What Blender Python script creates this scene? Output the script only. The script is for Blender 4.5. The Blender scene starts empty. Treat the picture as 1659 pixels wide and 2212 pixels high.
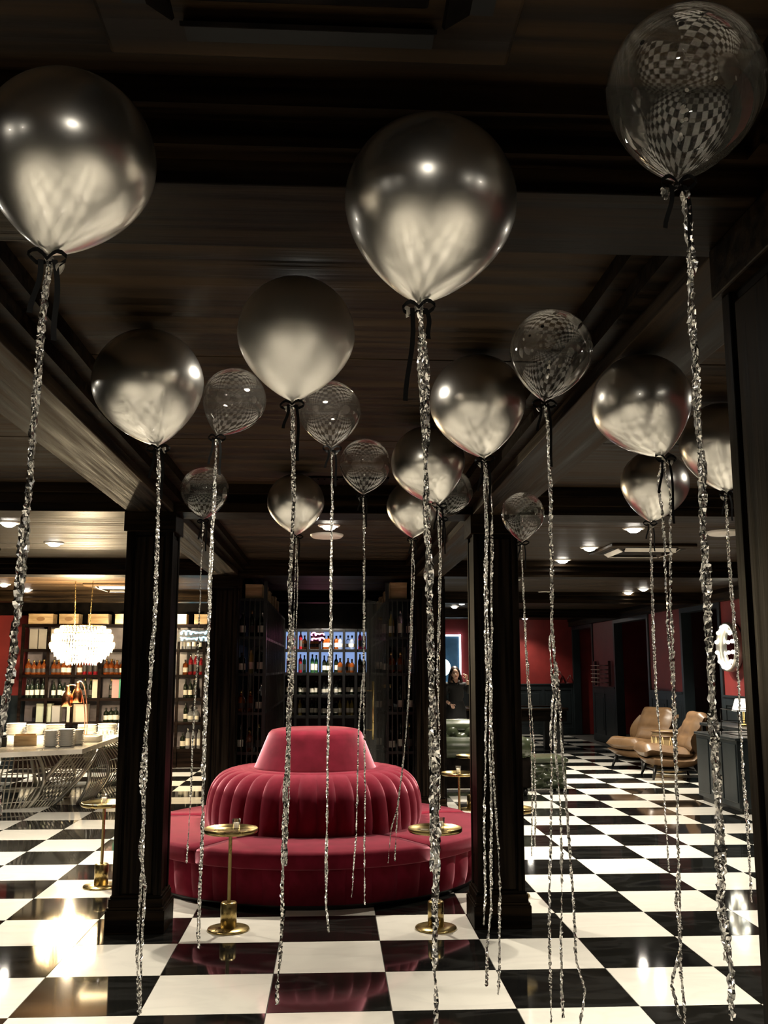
import bpy, bmesh, math, random
from mathutils import Vector, Matrix
PI = math.pi
random.seed(7)
scene = bpy.context.scene
COL = scene.collection

# ---------------------------------------------------------------- camera
TILT, YAW, EYE = 0.15991, 0.05326, 1.617
fwd = Vector((math.sin(YAW)*math.cos(TILT), math.cos(YAW)*math.cos(TILT), math.sin(TILT)))
rgt = Vector((math.cos(YAW), -math.sin(YAW), 0)); upv = rgt.cross(fwd)
cd = bpy.data.cameras.new('camera'); cam = bpy.data.objects.new('camera', cd); COL.objects.link(cam)
cam.matrix_world = Matrix(((rgt.x, upv.x, -fwd.x, 0), (rgt.y, upv.y, -fwd.y, 0), (rgt.z, upv.z, -fwd.z, EYE), (0, 0, 0, 1)))
cd.sensor_fit = 'HORIZONTAL'; cd.sensor_width = 36; cd.lens = 2083.5/1659*36
cd.clip_start = 0.05; cd.clip_end = 100
scene.camera = cam
# ---------------------------------------------------------------- world and exposure
w = bpy.data.worlds.new('night'); scene.world = w; w.use_nodes = True
w.node_tree.nodes['Background'].inputs[0].default_value = (0.02, 0.018, 0.016, 1)
w.node_tree.nodes['Background'].inputs[1].default_value = 0.05
scene.view_settings.view_transform = 'Standard'; scene.view_settings.look = 'None'
scene.view_settings.gamma = 1; scene.view_settings.use_curve_mapping = False
scene.view_settings.exposure = 1.4
SPOT_W = 150          # watts of one recessed downlight
CHANDELIER_W = 330

# ---------------------------------------------------------------- helpers
class MB:
    def __init__(s): s.v = []; s.f = []; s.m = []; s.s = []; s.M = Matrix()
    def P(s, p): s.v.append(tuple(s.M @ Vector(p))); return len(s.v)-1
    def F(s, idx, m=0, sm=False): s.f.append(tuple(idx)); s.m.append(m); s.s.append(sm)
    def box(s, x0, x1, y0, y1, z0, z1, m=0):
        i = [s.P(p) for p in ((x0,y0,z0),(x1,y0,z0),(x1,y1,z0),(x0,y1,z0),(x0,y0,z1),(x1,y0,z1),(x1,y1,z1),(x0,y1,z1))]
        for q in ((0,3,2,1),(4,5,6,7),(0,1,5,4),(1,2,6,5),(2,3,7,6),(3,0,4,7)): s.F([i[k] for k in q], m)
        return s
    def prism(s, pts, z0, z1, m=0):
        a = [s.P((x,y,z0)) for x,y in pts]; b = [s.P((x,y,z1)) for x,y in pts]; n = len(pts)
        s.F(a[::-1], m); s.F(b, m)
        for k in range(n): s.F((a[k], a[(k+1)%n], b[(k+1)%n], b[k]), m)
        return s
    def lathe(s, prof, n=24, c=(0,0,0), m=0, sm=True, sx=1, sy=1):
        rings = []
        for r, z in prof:
            if r < 1e-6: rings.append([s.P((c[0], c[1], c[2]+z))])
            else: rings.append([s.P((c[0]+r*sx*math.cos(2*PI*k/n), c[1]+r*sy*math.sin(2*PI*k/n), c[2]+z)) for k in range(n)])
        for q, (a, b) in enumerate(zip(rings, rings[1:])):
            mm = m[q] if isinstance(m, (list, tuple)) else m
            for k in range(n):
                k2 = (k+1) % n
                if len(a) == 1 and len(b) == 1: continue
                if len(a) == 1: s.F((a[0], b[k2], b[k]), mm, sm)
                elif len(b) == 1: s.F((a[k], a[k2], b[0]), mm, sm)
                else: s.F((a[k], a[k2], b[k2], b[k]), mm, sm)
        return s
    def tube(s, path, r, n=8, m=0, sm=True, cap=True):
        path = [Vector(p) for p in path]; rings = []
        t0 = (path[1]-path[0]).normalized()
        ref = Vector((0,0,1)) if abs(t0.z) < .9 else Vector((1,0,0))
        nx = t0.cross(ref).normalized()
        for k, p in enumerate(path):
            t = (path[min(k+1, len(path)-1)] - path[max(k-1, 0)]).normalized()
            nx = (nx - t*nx.dot(t)).normalized(); ny = t.cross(nx)
            rr = r[k] if isinstance(r, (list, tuple)) else r
            rings.append([s.P(p + nx*rr*math.cos(2*PI*j/n) + ny*rr*math.sin(2*PI*j/n)) for j in range(n)])
        for a, b in zip(rings, rings[1:]):
            for j in range(n): s.F((a[j], a[(j+1)%n], b[(j+1)%n], b[j]), m, sm)
        if cap: s.F(rings[0][::-1], m); s.F(rings[-1], m)
        return s
    def ball(s, c, rx, ry=None, rz=None, n=12, h=8, m=0):
        ry = rx if ry is None else ry; rz = rx if rz is None else rz
        prof = [(math.sin(PI*k/h), -math.cos(PI*k/h)*rz) for k in range(h+1)]
        return s.lathe([(r*rx, z) for r, z in prof], n, c, m, True, 1, ry/rx)
    def grid(s, fn, nu, nv, m=0, sm=True):
        i = [[s.P(fn(a/nu, b/nv)) for b in range(nv+1)] for a in range(nu+1)]
        for a in range(nu):
            for b in range(nv): s.F((i[a][b], i[a+1][b], i[a+1][b+1], i[a][b+1]), m, sm)
        return s
    def mesh(s, name, mats):
        me = bpy.data.meshes.new(name); me.from_pydata(s.v, [], s.f)
        for q in (mats if isinstance(mats, (list, tuple)) else [mats]): me.materials.append(q)
        me.polygons.foreach_set('material_index', s.m); me.polygons.foreach_set('use_smooth', s.s)
        me.update(); return me
    def build(s, name, mats, parent=None, bevel=0, **kw):
        return link(name, s.mesh(name, mats), parent, bevel, **kw)

def link(name, data, parent=None, bevel=0, loc=None, rot=None, **kw):
    o = bpy.data.objects.new(name, data); COL.objects.link(o)
    if parent: o.parent = parent
    if loc is not None: o.location = loc
    if rot is not None: o.rotation_euler = rot
    if bevel:
        b = o.modifiers.new('bevel', 'BEVEL'); b.width = bevel; b.segments = 2; b.limit_method = 'ANGLE'; b.angle_limit = 0.7
    return tag(o, **kw)
def tag(o, label=None, cat=None, group=None, kind=None):
    if label: o['label'] = label
    if cat: o['category'] = cat
    if group: o['group'] = group
    if kind: o['kind'] = kind
    return o
def empty(name, loc=(0,0,0), rz=0, **kw):
    o = bpy.data.objects.new(name, None); COL.objects.link(o); o.location = loc; o.rotation_euler = (0,0,rz); o.empty_display_size = .1
    return tag(o, **kw)
def copy_tree(o, parent=None, **kw):
    c = o.copy(); COL.objects.link(c); c.parent = parent
    for ch in list(o.children): copy_tree(ch, c)
    return tag(c, **kw)

# ---------------------------------------------------------------- materials
def P(name, col, rough=.5, metal=0, **kw):
    m = bpy.data.materials.new(name); m.use_nodes = True
    b = m.node_tree.nodes['Principled BSDF']
    b.inputs['Base Color'].default_value = (*col, 1); b.inputs['Roughness'].default_value = rough; b.inputs['Metallic'].default_value = metal
    for k, v in kw.items():
        k = k.replace('_', ' ')
        if k == 'emit': b.inputs['Emission Color'].default_value = (*v[0], 1); b.inputs['Emission Strength'].default_value = v[1]
        else: b.inputs[k].default_value = v
    return m
def nodes(m):
    nt = m.node_tree; return nt, nt.nodes, nt.links, nt.nodes['Principled BSDF']
def ramp(N, stops):
    r = N.new('ShaderNodeValToRGB'); e = r.color_ramp.elements
    while len(e) < len(stops): e.new(.5)
    for q, (p, c) in zip(e, stops): q.position = p; q.color = (*c, 1)
    return r
def noise_mix(m, scale, c1, c2, detail=6, p0=.35, p1=.65, vec='Object', bump=0, rough=None):
    nt, N, L, b = nodes(m)
    tc = N.new('ShaderNodeTexCoord'); mp = N.new('ShaderNodeMapping'); mp.inputs['Scale'].default_value = scale
    L.new(tc.outputs[vec], mp.inputs[0])
    n = N.new('ShaderNodeTexNoise'); n.inputs['Detail'].default_value = detail; n.inputs['Scale'].default_value = 1
    L.new(mp.outputs[0], n.inputs['Vector'])
    r = ramp(N, [(p0, c1), (p1, c2)]); L.new(n.outputs['Fac'], r.inputs[0]); L.new(r.outputs[0], b.inputs['Base Color'])
    if bump:
        bp = N.new('ShaderNodeBump'); bp.inputs['Strength'].default_value = bump; bp.inputs['Distance'].default_value = .01
        L.new(n.outputs['Fac'], bp.inputs['Height']); L.new(bp.outputs[0], b.inputs['Normal'])
    if rough:
        mr = N.new('ShaderNodeMapRange'); mr.inputs['To Min'].default_value = rough[0]; mr.inputs['To Max'].default_value = rough[1]
        L.new(n.outputs['Fac'], mr.inputs[0]); L.new(mr.outputs[0], b.inputs['Roughness'])
    return m
def wood(name, c1, c2, scale, rough=(.28,.6), bump=.25, vec='Object', spec=.03):
    return noise_mix(P(name, c2, .45, 0, Specular_IOR_Level=spec), scale, c1, c2, 9, .40, .62, vec, bump, rough)

DK1, DK2 = (.0022,.0013,.0007), (.013,.0078,.0038)
M = {}
M['wood_x'] = wood('dark oak, grain across', DK1, DK2, (1.2, 30, 30))
M['wood_y'] = wood('dark oak, grain along', (.003,.0018,.0009), (.028,.017,.0085), (26, 1.0, 26), (.25,.95), .6, 'Object', .09)
M['wood_z'] = wood('dark oak, upright grain', DK1, (.013,.009,.006), (36, 36, 1.4))
M['plank'] = wood('brown ceiling board', (.008,.0044,.002), (.036,.0215,.010), (.35, 18, 18), (.22,.95), .45, 'Object', .08)
M['trim'] = wood('blackened oak trim', (.0025,.002,.0016), (.007,.005,.004), (9, 9, 9), (.35,.6), .1)
M['black'] = P('black paint', (.006,.006,.006), .35)
M['blackmetal'] = P('black metal', (.05,.048,.042), .35, .8)
M['recess'] = P('dark void', (.002,.002,.002), .9)
# polished marble tiles
def marble(name, c1, c2, vein, rough):
    m = P(name, c2, rough, 0, Specular_IOR_Level=.55)
    nt, N, L, b = nodes(m)
    g = N.new('ShaderNodeNewGeometry'); mp = N.new('ShaderNodeMapping'); mp.inputs['Scale'].default_value = (1.1, 2.6, 1)
    L.new(g.outputs['Position'], mp.inputs[0])
    n = N.new('ShaderNodeTexNoise'); n.inputs['Scale'].default_value = 1.3; n.inputs['Detail'].default_value = 7; n.inputs['Distortion'].default_value = .9
    L.new(mp.outputs[0], n.inputs['Vector'])
    r = ramp(N, [(.40, c1), (.49, vein), (.53, c2), (.75, c1)]); L.new(n.outputs['Fac'], r.inputs[0]); L.new(r.outputs[0], b.inputs['Base Color'])
    return m
M['tile_w'] = marble('cream polished tile', (.80,.775,.70), (.78,.75,.68), (.74,.715,.65), .09)
M['tile_k'] = marble('black polished tile', (.006,.006,.006), (.008,.008,.007), (.016,.016,.015), .055)
M['grout'] = P('dark joint', (.03,.028,.025), .8)
# velvet
def velvet():
    m = P('crimson velvet', (.20,.006,.022), .85, 0)
    nt, N, L, b = nodes(m)
    b.inputs['Sheen Weight'].default_value = 1.0; b.inputs['Sheen Roughness'].default_value = .35; b.inputs['Sheen Tint'].default_value = (1,.42,.52,1)
    b.inputs['Specular IOR Level'].default_value = .1
    tc = N.new('ShaderNodeTexCoord'); n = N.new('ShaderNodeTexNoise'); n.inputs['Scale'].default_value = 9; n.inputs['Detail'].default_value = 5
    L.new(tc.outputs['Object'], n.inputs['Vector'])
    r = ramp(N, [(.3, (.13,.005,.015)), (.7, (.20,.010,.028))]); L.new(n.outputs['Fac'], r.inputs[0]); L.new(r.outputs[0], b.inputs['Base Color'])
    return m
M['velvet'] = velvet()
M['brass'] = noise_mix(P('aged brass', (.42,.31,.13), .3, 1), (14,14,14), (.33,.24,.09), (.52,.40,.18), 5, .3, .7, 'Object', 0, (.18,.4))
M['chrome'] = P('pearl chrome latex', (.95,.925,.87), .29, 1, Coat_Weight=1.0, Coat_Roughness=.03)
M['pearl'] = P('pearl white latex', (.97,.95,.90), .42, 1, Coat_Weight=.8, Coat_Roughness=.04)
def clear_latex(name, tint, gain):
    m = bpy.data.materials.new(name); m.use_nodes = True; nt = m.node_tree; N = nt.nodes; L = nt.links
    N.remove(N['Principled BSDF']); out = N['Material Output']
    t = N.new('ShaderNodeBsdfTransparent'); t.inputs[0].default_value = (*tint, 1)
    g = N.new('ShaderNodeBsdfGlossy'); g.inputs['Roughness'].default_value = .015; g.inputs[0].default_value = (1,1,1,1)
    f = N.new('ShaderNodeLayerWeight'); f.inputs[0].default_value = .5; pwn = N.new('ShaderNodeMath'); pwn.operation = 'POWER'; pwn.inputs[1].default_value = 2.3; L.new(f.outputs['Facing'], pwn.inputs[0]); ad = N.new('ShaderNodeMath'); ad.inputs[1].default_value = .042; L.new(pwn.outputs[0], ad.inputs[0])
    mu = N.new('ShaderNodeMath'); mu.operation = 'MULTIPLY'; mu.inputs[1].default_value = gain; mu.use_clamp = True
    L.new(ad.outputs[0], mu.inputs[0])
    mx = N.new('ShaderNodeMixShader'); L.new(mu.outputs[0], mx.inputs[0]); L.new(t.outputs[0], mx.inputs[1]); L.new(g.outputs[0], mx.inputs[2])
    d = N.new('ShaderNodeBsdfDiffuse'); d.inputs[0].default_value = (.7,.68,.62,1)
    m2 = N.new('ShaderNodeMixShader'); m2.inputs[0].default_value = .03
    L.new(mx.outputs[0], m2.inputs[1]); L.new(d.outputs[0], m2.inputs[2]); L.new(m2.outputs[0], out.inputs[0])
    return m
M['clear'] = clear_latex('clear latex', (.965,.96,.945), 1.0)
M['pane'] = clear_latex('clear glass pane', (.93,.95,.95), 1.0)
M['cup'] = clear_latex('small glass', (.9,.9,.9), 1.6)
M['tinsel'] = P('silver foil', (.99,.975,.95), .19, 1)
M['tinsel2'] = P('soft silver foil', (.98,.96,.93), .38, 1)
M['ribbon'] = P('black satin ribbon', (.004,.004,.004), .5, 0, Specular_IOR_Level=.2)
M['latexknot'] = P('latex knot', (.55,.52,.46), .35, .4)
M['white'] = P('white ceramic', (.75,.73,.68), .25)
M['wax'] = P('white wax', (.80,.76,.66), .5, emit=((1,.85,.6), .12))
M['red'] = noise_mix(P('deep red wall', (.20,.013,.012), .55, 0, Sheen_Weight=.5, Sheen_Roughness=.3, Sheen_Tint=(1,.75,.78,1)), (3,3,3), (.15,.009,.008), (.20,.014,.012))
M['bluewood'] = noise_mix(P('blue black panelling', (.012,.018,.022), .4), (8,8,2), (.006,.0095,.011), (.012,.018,.021))
M['steel'] = P('grey steel', (.66,.63,.56), .3, .9)
M['stone'] = noise_mix(P('pale counter stone', (.62,.58,.5), .12), (4,4,4), (.5,.47,.4), (.7,.66,.58))
M['leather'] = noise_mix(P('tan leather', (.42,.26,.13), .42), (9,9,9), (.10,.056,.025), (.145,.084,.040), 5, .3, .7, 'Object', .12)
M['greenleather'] = noise_mix(P('dark green leather', (.045,.055,.030), .24), (7,7,7), (.026,.034,.018), (.05,.06,.034), 5, .3, .7, 'Object', .1)
M['crate'] = wood('pale pine crate', (.36,.24,.12), (.58,.42,.24), (3, 20, 20), (.5,.7), .1)
M['copper'] = P('polished copper', (.78,.36,.20), .18, 1)
M['pinktube'] = P('copper pipe', (.80,.42,.30), .3, 1)
M['lit'] = P('lamp lens', (1,1,1), .5, emit=((1,.93,.80), 30))
M['offlens'] = P('unlit lens', (.7,.67,.6), .4)
M['ring'] = P('cream lamp ring', (.7,.66,.58), .4)
BALLOONS = [
 ('B1', 'm', 0.153, (-0.475, 1.619, 2.507), (-0.497, 1.619, 2.328),
  [[(-0.497,2.32), (-0.503,2.252), (-0.507,2.151), (-0.51,2.021), (-0.51,1.917), (-0.515,1.839), (-0.516,1.731), (-0.521,1.633), (-0.531,1.552), (-0.536,1.486), (-0.528,1.429), (-0.524,1.386)],
   [(-0.497,2.32), (-0.501,2.235), (-0.504,2.135), (-0.507,2.013), (-0.508,1.909), (-0.511,1.823), (-0.514,1.731), (-0.518,1.633), (-0.527,1.552), (-0.534,1.508)]]),
 ('B2', 'm', 0.165, (0.181, 1.725, 2.495), (0.158, 1.725, 2.294),
  [[(0.16,2.29), (0.166,2.163), (0.167,2.031), (0.17,1.901), (0.173,1.783), (0.175,1.651), (0.179,1.522), (0.179,1.381), (0.18,1.273), (0.178,1.191), (0.176,1.116), (0.18,1.072), (0.178,1.007)],
   [(0.16,2.29), (0.16,2.172), (0.165,2.031), (0.175,1.901), (0.169,1.783), (0.179,1.651), (0.174,1.522), (0.174,1.381), (0.175,1.273)],
   [(0.16,2.29), (0.172,2.181), (0.172,2.031), (0.167,1.901), (0.175,1.783), (0.171,1.651), (0.182,1.522), (0.184,1.381), (0.187,1.304), (0.182,1.22), (0.183,1.124)]]),
 ('B3', 'm', 0.178, (-0.117, 2.815, 2.612), (-0.125, 2.815, 2.407),
  [[(-0.127,2.394), (-0.122,2.217), (-0.119,2.05), (-0.122,1.873), (-0.122,1.672), (-0.124,1.463), (-0.123,1.285), (-0.123,1.073)],
   [(-0.127,2.394), (-0.115,2.245), (-0.115,2.05), (-0.127,1.859), (-0.116,1.672), (-0.118,1.463), (-0.129,1.285), (-0.133,1.073), (-0.131,0.939), (-0.134,0.842), (-0.143,0.759), (-0.139,0.712)]]),
 ('B4', 'm', 0.193, (-0.651, 3.305, 2.597), (-0.611, 3.305, 2.381),
  [[(-0.609,2.368), (-0.603,2.234), (-0.601,2.026), (-0.601,1.805), (-0.607,1.635), (-0.609,1.483), (-0.609,1.304), (-0.608,1.157), (-0.607,0.983), (-0.612,0.799), (-0.61,0.659), (-0.601,0.535)],
   [(-0.609,2.368), (-0.598,2.234), (-0.597,2.026), (-0.595,1.805), (-0.601,1.635), (-0.606,1.483), (-0.623,1.304), (-0.62,1.245), (-0.61,1.142), (-0.615,1.026), (-0.597,0.926), (-0.6,0.812), (-0.601,0.686), (-0.597,0.535)]]),
 ('Ch5', 'm', 0.175, (-0.229, 5.833, 2.615), (-0.223, 5.833, 2.415),
  [[(-0.223,2.4), (-0.229,2.007), (-0.233,1.595), (-0.241,1.193), (-0.243,0.825)],
   [(-0.223,2.4), (-0.211,2.175), (-0.215,1.869), (-0.231,1.46)]]),
 ('Ch6', 'm', 0.182, (0.463, 4.616, 2.608), (0.507, 4.616, 2.42),
  [[(0.51,2.413), (0.516,2.152), (0.509,1.862), (0.498,1.6), (0.505,1.363), (0.507,1.11), (0.505,0.964)]]),
 ('Ch7', 'm', 0.17, (0.506, 6.0, 2.62), (0.502, 6.0, 2.428),
  [[(0.499,2.413), (0.492,2.079), (0.479,1.679), (0.463,1.343), (0.439,1.068), (0.411,0.851), (0.391,0.637), (0.385,0.477)],
   [(0.499,2.413), (0.51,2.224), (0.494,1.878), (0.475,1.51), (0.451,1.178), (0.422,0.932), (0.399,0.77), (0.363,0.664), (0.343,0.465)]]),
 ('Ch8', 'm', 0.182, (0.543, 3.518, 2.608), (0.563, 3.518, 2.393),
  [[(0.566,2.384), (0.57,2.112), (0.566,1.855), (0.571,1.554), (0.566,1.358), (0.569,1.102), (0.564,0.961), (0.564,0.791), (0.545,0.654), (0.543,0.533)],
   [(0.566,2.384), (0.591,2.199), (0.588,2.026), (0.58,1.687), (0.575,1.439), (0.581,1.197), (0.59,1.039), (0.595,0.883), (0.59,0.653), (0.581,0.503)],
   [(0.566,2.384), (0.565,2.112), (0.559,1.855), (0.561,1.554), (0.554,1.358), (0.542,1.039), (0.546,0.883), (0.537,0.73)]]),
 ('Ch9', 'm', 0.161, (0.998, 2.991, 2.464), (1.061, 2.991, 2.289),
  [[(1.062,2.283), (1.042,2.207), (1.049,2.117), (1.053,1.968), (1.051,1.749), (1.056,1.563), (1.053,1.395), (1.055,1.257), (1.05,1.054), (1.047,0.855), (1.041,0.738), (1.049,0.622), (1.046,0.565)],
   [(1.062,2.283), (1.078,2.177), (1.08,2.117), (1.065,1.821), (1.066,1.677), (1.063,1.535), (1.062,1.395), (1.055,1.188), (1.054,1.054), (1.04,0.921), (1.044,0.79), (1.013,0.687), (1.034,0.597)]]),
 ('Ch10', 'm', 0.184, (1.748, 5.079, 2.606), (1.716, 5.079, 2.414),
  [[(1.715,2.401), (1.714,2.088), (1.707,1.767), (1.708,1.525), (1.714,1.334), (1.719,1.122), (1.726,0.89), (1.731,0.593)],
   [(1.715,2.401), (1.706,2.088), (1.702,1.767), (1.703,1.525), (1.715,1.24), (1.724,1.006), (1.727,0.775)]]),
 ('Ch11', 'm', 0.187, (1.737, 4.129, 2.603), (1.741, 4.129, 2.389),
  [[(1.74,2.376), (1.742,2.144), (1.745,1.92), (1.753,1.74), (1.747,1.542), (1.746,1.348), (1.744,1.156), (1.75,0.929), (1.753,0.652)],
   [(1.74,2.376), (1.735,2.144), (1.739,1.92), (1.747,1.74), (1.753,1.542), (1.75,1.348), (1.752,1.156), (1.76,0.929)]]),
 ('C1', 'c', 0.126, (-0.395, 3.725, 2.664), (-0.457, 3.725, 2.519),
  [[(-0.462,2.509), (-0.465,2.297), (-0.469,2.133), (-0.472,1.936), (-0.472,1.69), (-0.478,1.517), (-0.477,1.263), (-0.476,1.097), (-0.475,0.852), (-0.48,0.676), (-0.471,0.612)],
   [(-0.462,2.509), (-0.459,2.297), (-0.464,2.133), (-0.465,1.936), (-0.467,1.69), (-0.471,1.517), (-0.472,1.263), (-0.471,1.047), (-0.472,0.852), (-0.472,0.644)]]),
 ('C2', 'c', 0.13, (-0.018, 3.877, 2.66), (-0.01, 3.877, 2.511),
  [[(-0.009,2.503), (-0.007,2.253), (-0.008,1.914), (-0.009,1.621), (-0.015,1.405), (-0.015,1.072), (-0.017,0.9), (-0.015,0.714), (-0.004,0.622)],
   [(-0.009,2.503), (-0.002,2.253), (-0.004,1.914), (-0.006,1.621), (-0.011,1.405), (-0.014,1.159), (-0.012,0.9), (-0.014,0.731)]]),
 ('C3', 'c', 0.134, (0.163, 4.889, 2.656), (0.152, 4.889, 2.497),
  [[(0.154,2.488), (0.157,2.3), (0.156,1.992), (0.157,1.667), (0.161,1.349), (0.168,1.038), (0.165,0.711), (0.168,0.487)],
   [(0.154,2.488), (0.162,2.3), (0.161,1.992), (0.162,1.667), (0.153,1.53), (0.135,1.349), (0.13,1.038), (0.126,0.82), (0.116,0.69), (0.105,0.52)]]),
 ('C4', 'c', 0.142, (-0.759, 5.651, 2.648), (-0.76, 5.651, 2.476),
  [[(-0.762,2.468), (-0.768,2.128), (-0.769,1.727), (-0.777,1.466), (-0.785,1.208), (-0.785,0.954), (-0.79,0.704), (-0.797,0.543)]]),
 ('C5', 'c', 0.136, (0.695, 5.64, 2.654), (0.647, 5.64, 2.497),
  [[(0.646,2.486), (0.635,2.133), (0.626,1.729), (0.615,1.412)]]),
 ('C6', 'c', 0.137, (0.716, 3.036, 2.653), (0.689, 3.036, 2.481),
  [[(0.691,2.475), (0.7,2.351), (0.698,2.182), (0.697,1.971), (0.695,1.794), (0.686,1.677), (0.692,1.534), (0.681,1.421), (0.68,1.281), (0.673,1.117), (0.663,0.915), (0.66,0.744), (0.658,0.575)],
   [(0.691,2.475), (0.704,2.335), (0.702,2.166), (0.703,1.971), (0.696,1.779), (0.702,1.649), (0.713,1.506), (0.716,1.365), (0.722,1.226), (0.731,1.048), (0.738,0.914), (0.74,0.742), (0.765,0.664), (0.741,0.555)],
   [(0.696,1.779), (0.702,1.534), (0.697,1.365), (0.706,1.185), (0.706,0.981), (0.696,0.782), (0.696,0.588)]]),
 ('C7', 'c', 0.126, (1.099, 5.484, 2.499), (1.09, 5.484, 2.33),
  [[(1.087,2.322), (1.091,2.042), (1.097,1.726), (1.109,1.467), (1.118,1.162), (1.115,0.838), (1.104,0.592)],
   [(1.087,2.322), (1.097,2.042), (1.105,1.726), (1.12,1.467), (1.136,1.162), (1.136,0.862), (1.126,0.641)]]),
 ('C8', 'c', 0.139, (0.622, 1.552, 2.641), (0.598, 1.552, 2.461),
  [[(0.611,2.445), (0.618,2.368), (0.614,2.308), (0.615,2.216), (0.613,2.133), (0.615,2.051), (0.613,1.955), (0.611,1.853), (0.61,1.761), (0.61,1.685), (0.612,1.611), (0.614,1.538), (0.612,1.43), (0.608,1.338), (0.611,1.255), (0.619,1.166), (0.616,1.086)],
   [(0.611,2.445), (0.612,2.368), (0.617,2.308), (0.611,2.215), (0.616,2.133), (0.612,2.051), (0.617,1.955), (0.614,1.853), (0.614,1.761), (0.613,1.686), (0.616,1.611), (0.61,1.538), (0.615,1.43), (0.616,1.324), (0.607,1.255), (0.615,1.166)]]),
]

# ================================================================ the room
T = .6
def tile_x(i): return (i-1.4976)*T
def tile_y(j): return (j+8.1904)*T
XMIN, XMAX, YMIN, YMAX = -6.05, 6.0, -4.5, 24.0
floor = MB().box(XMIN, 8.2, YMIN, YMAX+.3, -.12, -.012).build('floor', M['grout'], kind='structure')
def tile_mesh(name, mat):
    g = .0012; h = T/2-g
    b = MB(); e = .0015
    lo = [(-h,-h),(h,-h),(h,h),(-h,h)]
    a = [b.P((x,y,-.012)) for x,y in lo]; c = [b.P((x,y,-e)) for x,y in lo]; d = [b.P((x*(1-e/h),y*(1-e/h),0)) for x,y in lo]
    for k in range(4):
        k2 = (k+1) % 4; b.F((a[k],a[k2],c[k2],c[k])); b.F((c[k],c[k2],d[k2],d[k]))
    b.F(d); return b.mesh(name, mat)
tm = [tile_mesh('cream_tile', M['tile_w']), tile_mesh('black_tile', M['tile_k'])]
tiles = []
for i in range(-8, 11):
    for j in range(-16, 32):
        x, y = tile_x(i+.5), tile_y(j+.5)
        if not (XMIN-.3 < x < 7.5 and YMIN-.3 < y < YMAX+.3): continue
        vis = False
        for ax in (-.3, .3):
            for ay in (-.3, .3):
                q = Vector((x+ax, y+ay, -EYE)); d = q.dot(fwd)
                if d > .1 and abs(2083.5*q.dot(rgt)/d) < 829.5 and abs(2083.5*q.dot(upv)/d) < 1106: vis = True
        tiles.append((0 if vis else 1, math.hypot(x, y), i, j, x, y))
tiles.sort()
for q in tiles[:290]:
    k = (q[2]+q[3]) % 2
    link('floor_tile', tm[k], floor, loc=(q[4], q[5], 0))
for k in (0, 1):
    b = MB()
    for q in tiles[290:]:
        if (q[2]+q[3]) % 2 == k: b.box(q[4]-.2988, q[4]+.2988, q[5]-.2988, q[5]+.2988, -.012, 0)
    b.build('remaining_floor_tiles', M['tile_w'] if k == 0 else M['tile_k'], floor, kind='stuff')

ZC, ZB = 2.80, 2.63                       # coffer ceiling, beam soffit
ROWS = [-2.36, 2.08, 6.50, 10.95, 15.40, 19.85, 24.30]; HB = .155
BEAMX = [(-1.35,-1.05), (.935,1.235)]
BAYS = [(XMIN,-1.35), (-1.05,.935), (1.235,XMAX)]
ceiling = MB().box(XMIN, 8.2, YMIN, YMAX+.5, 2.97, 3.05).build('ceiling', M['recess'], kind='structure')
for bx, (x0, x1) in enumerate(BAYS):
    for r0, r1 in zip([-4.66]+ROWS, ROWS):
        y0, y1 = r0+HB, r1-HB
        if r0 == -4.66: y0 = YMIN
        n = 3 if y1-y0 > 2.5 else 2
        for k in range(n):
            a, c = y0+(y1-y0)*k/n, y0+(y1-y0)*(k+1)/n
            MB().box(x0, x1, a+.006, c-.006, ZC, ZC+.05).build('ceiling_board', M['plank'], ceiling, bevel=.003)
        MB().box(x0, x1, y0, y1, ZC+.05, ZC+.06).build('board_backing', M['recess'], ceiling)
        for k, (off, z) in enumerate(((.06, ZB+.055), (.12, ZB+.11))):
            b = MB(); o = off-.06
            b.box(x0+o, x1-o, y0+o, y0+off, z, ZC); b.box(x0+o, x1-o, y1-off, y1-o, z, ZC)
            b.box(x0+o, x0+off, y0+off, y1-off, z, ZC); b.box(x1-off, x1-o, y0+off, y1-off, z, ZC)
            b.build('coffer_moulding', M['wood_x'], ceiling)
for y in ROWS:
    for x0, x1 in BAYS:
        MB().box(x0, x1, y-HB, y+HB, ZB, 2.96).build('cross_beam', M['wood_x'], bevel=.004, kind='structure')
for x0, x1 in BEAMX:
    for ya, yb in zip([YMIN]+ROWS[:-1], ROWS):
        MB().box(x0, x1, ya+.0005, yb-.0005, ZB-.0005, 2.96).build('long_beam', M['wood_y'], bevel=.004, kind='structure')

# columns
def column(x, y, label):
    c = empty('column', (x, y, 0), label=label, kind='structure')
    h = .15
    MB().box(-.135, .135, -.135, .135, .19, 2.5).build('column_core', M['trim'], c)
    for sx in (-1, 1):
        for sy in (-1, 1):
            MB().box(min(sx*h, sx*(h-.045)), max(sx*h, sx*(h-.045)), min(sy*h, sy*(h-.045)), max(sy*h, sy*(h-.045)), .19, 2.5).build('corner_post', M['wood_z'], c, bevel=.003)
    for k in range(4):
        b = MB(); b.M = Matrix.Rotation(k*PI/2, 4, 'Z'); b.box(-.09, .09, -.146, -.13, .23, 2.47); b.build('face_panel', M['wood_z'], c, bevel=.006)
    MB().box(-.182, .182, -.182, .182, 0, .14).build('plinth', M['wood_x'], c, bevel=.006)
    b = MB()
    for hw, z0, z1 in ((.176, .14, .155), (.166, .155, .205), (.158, .205, .222)): b.box(-hw, hw, -hw, hw, z0, z1)
    b.build('base_moulding', M['wood_x'], c, bevel=.004)
    MB().box(-.168, .168, -.168, .168, 2.5, ZB-.001).build('capital', M['wood_x'], c, bevel=.005)
    return c
column(1.085, 2.03, 'dark panelled oak column nearest, at the right edge')
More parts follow.
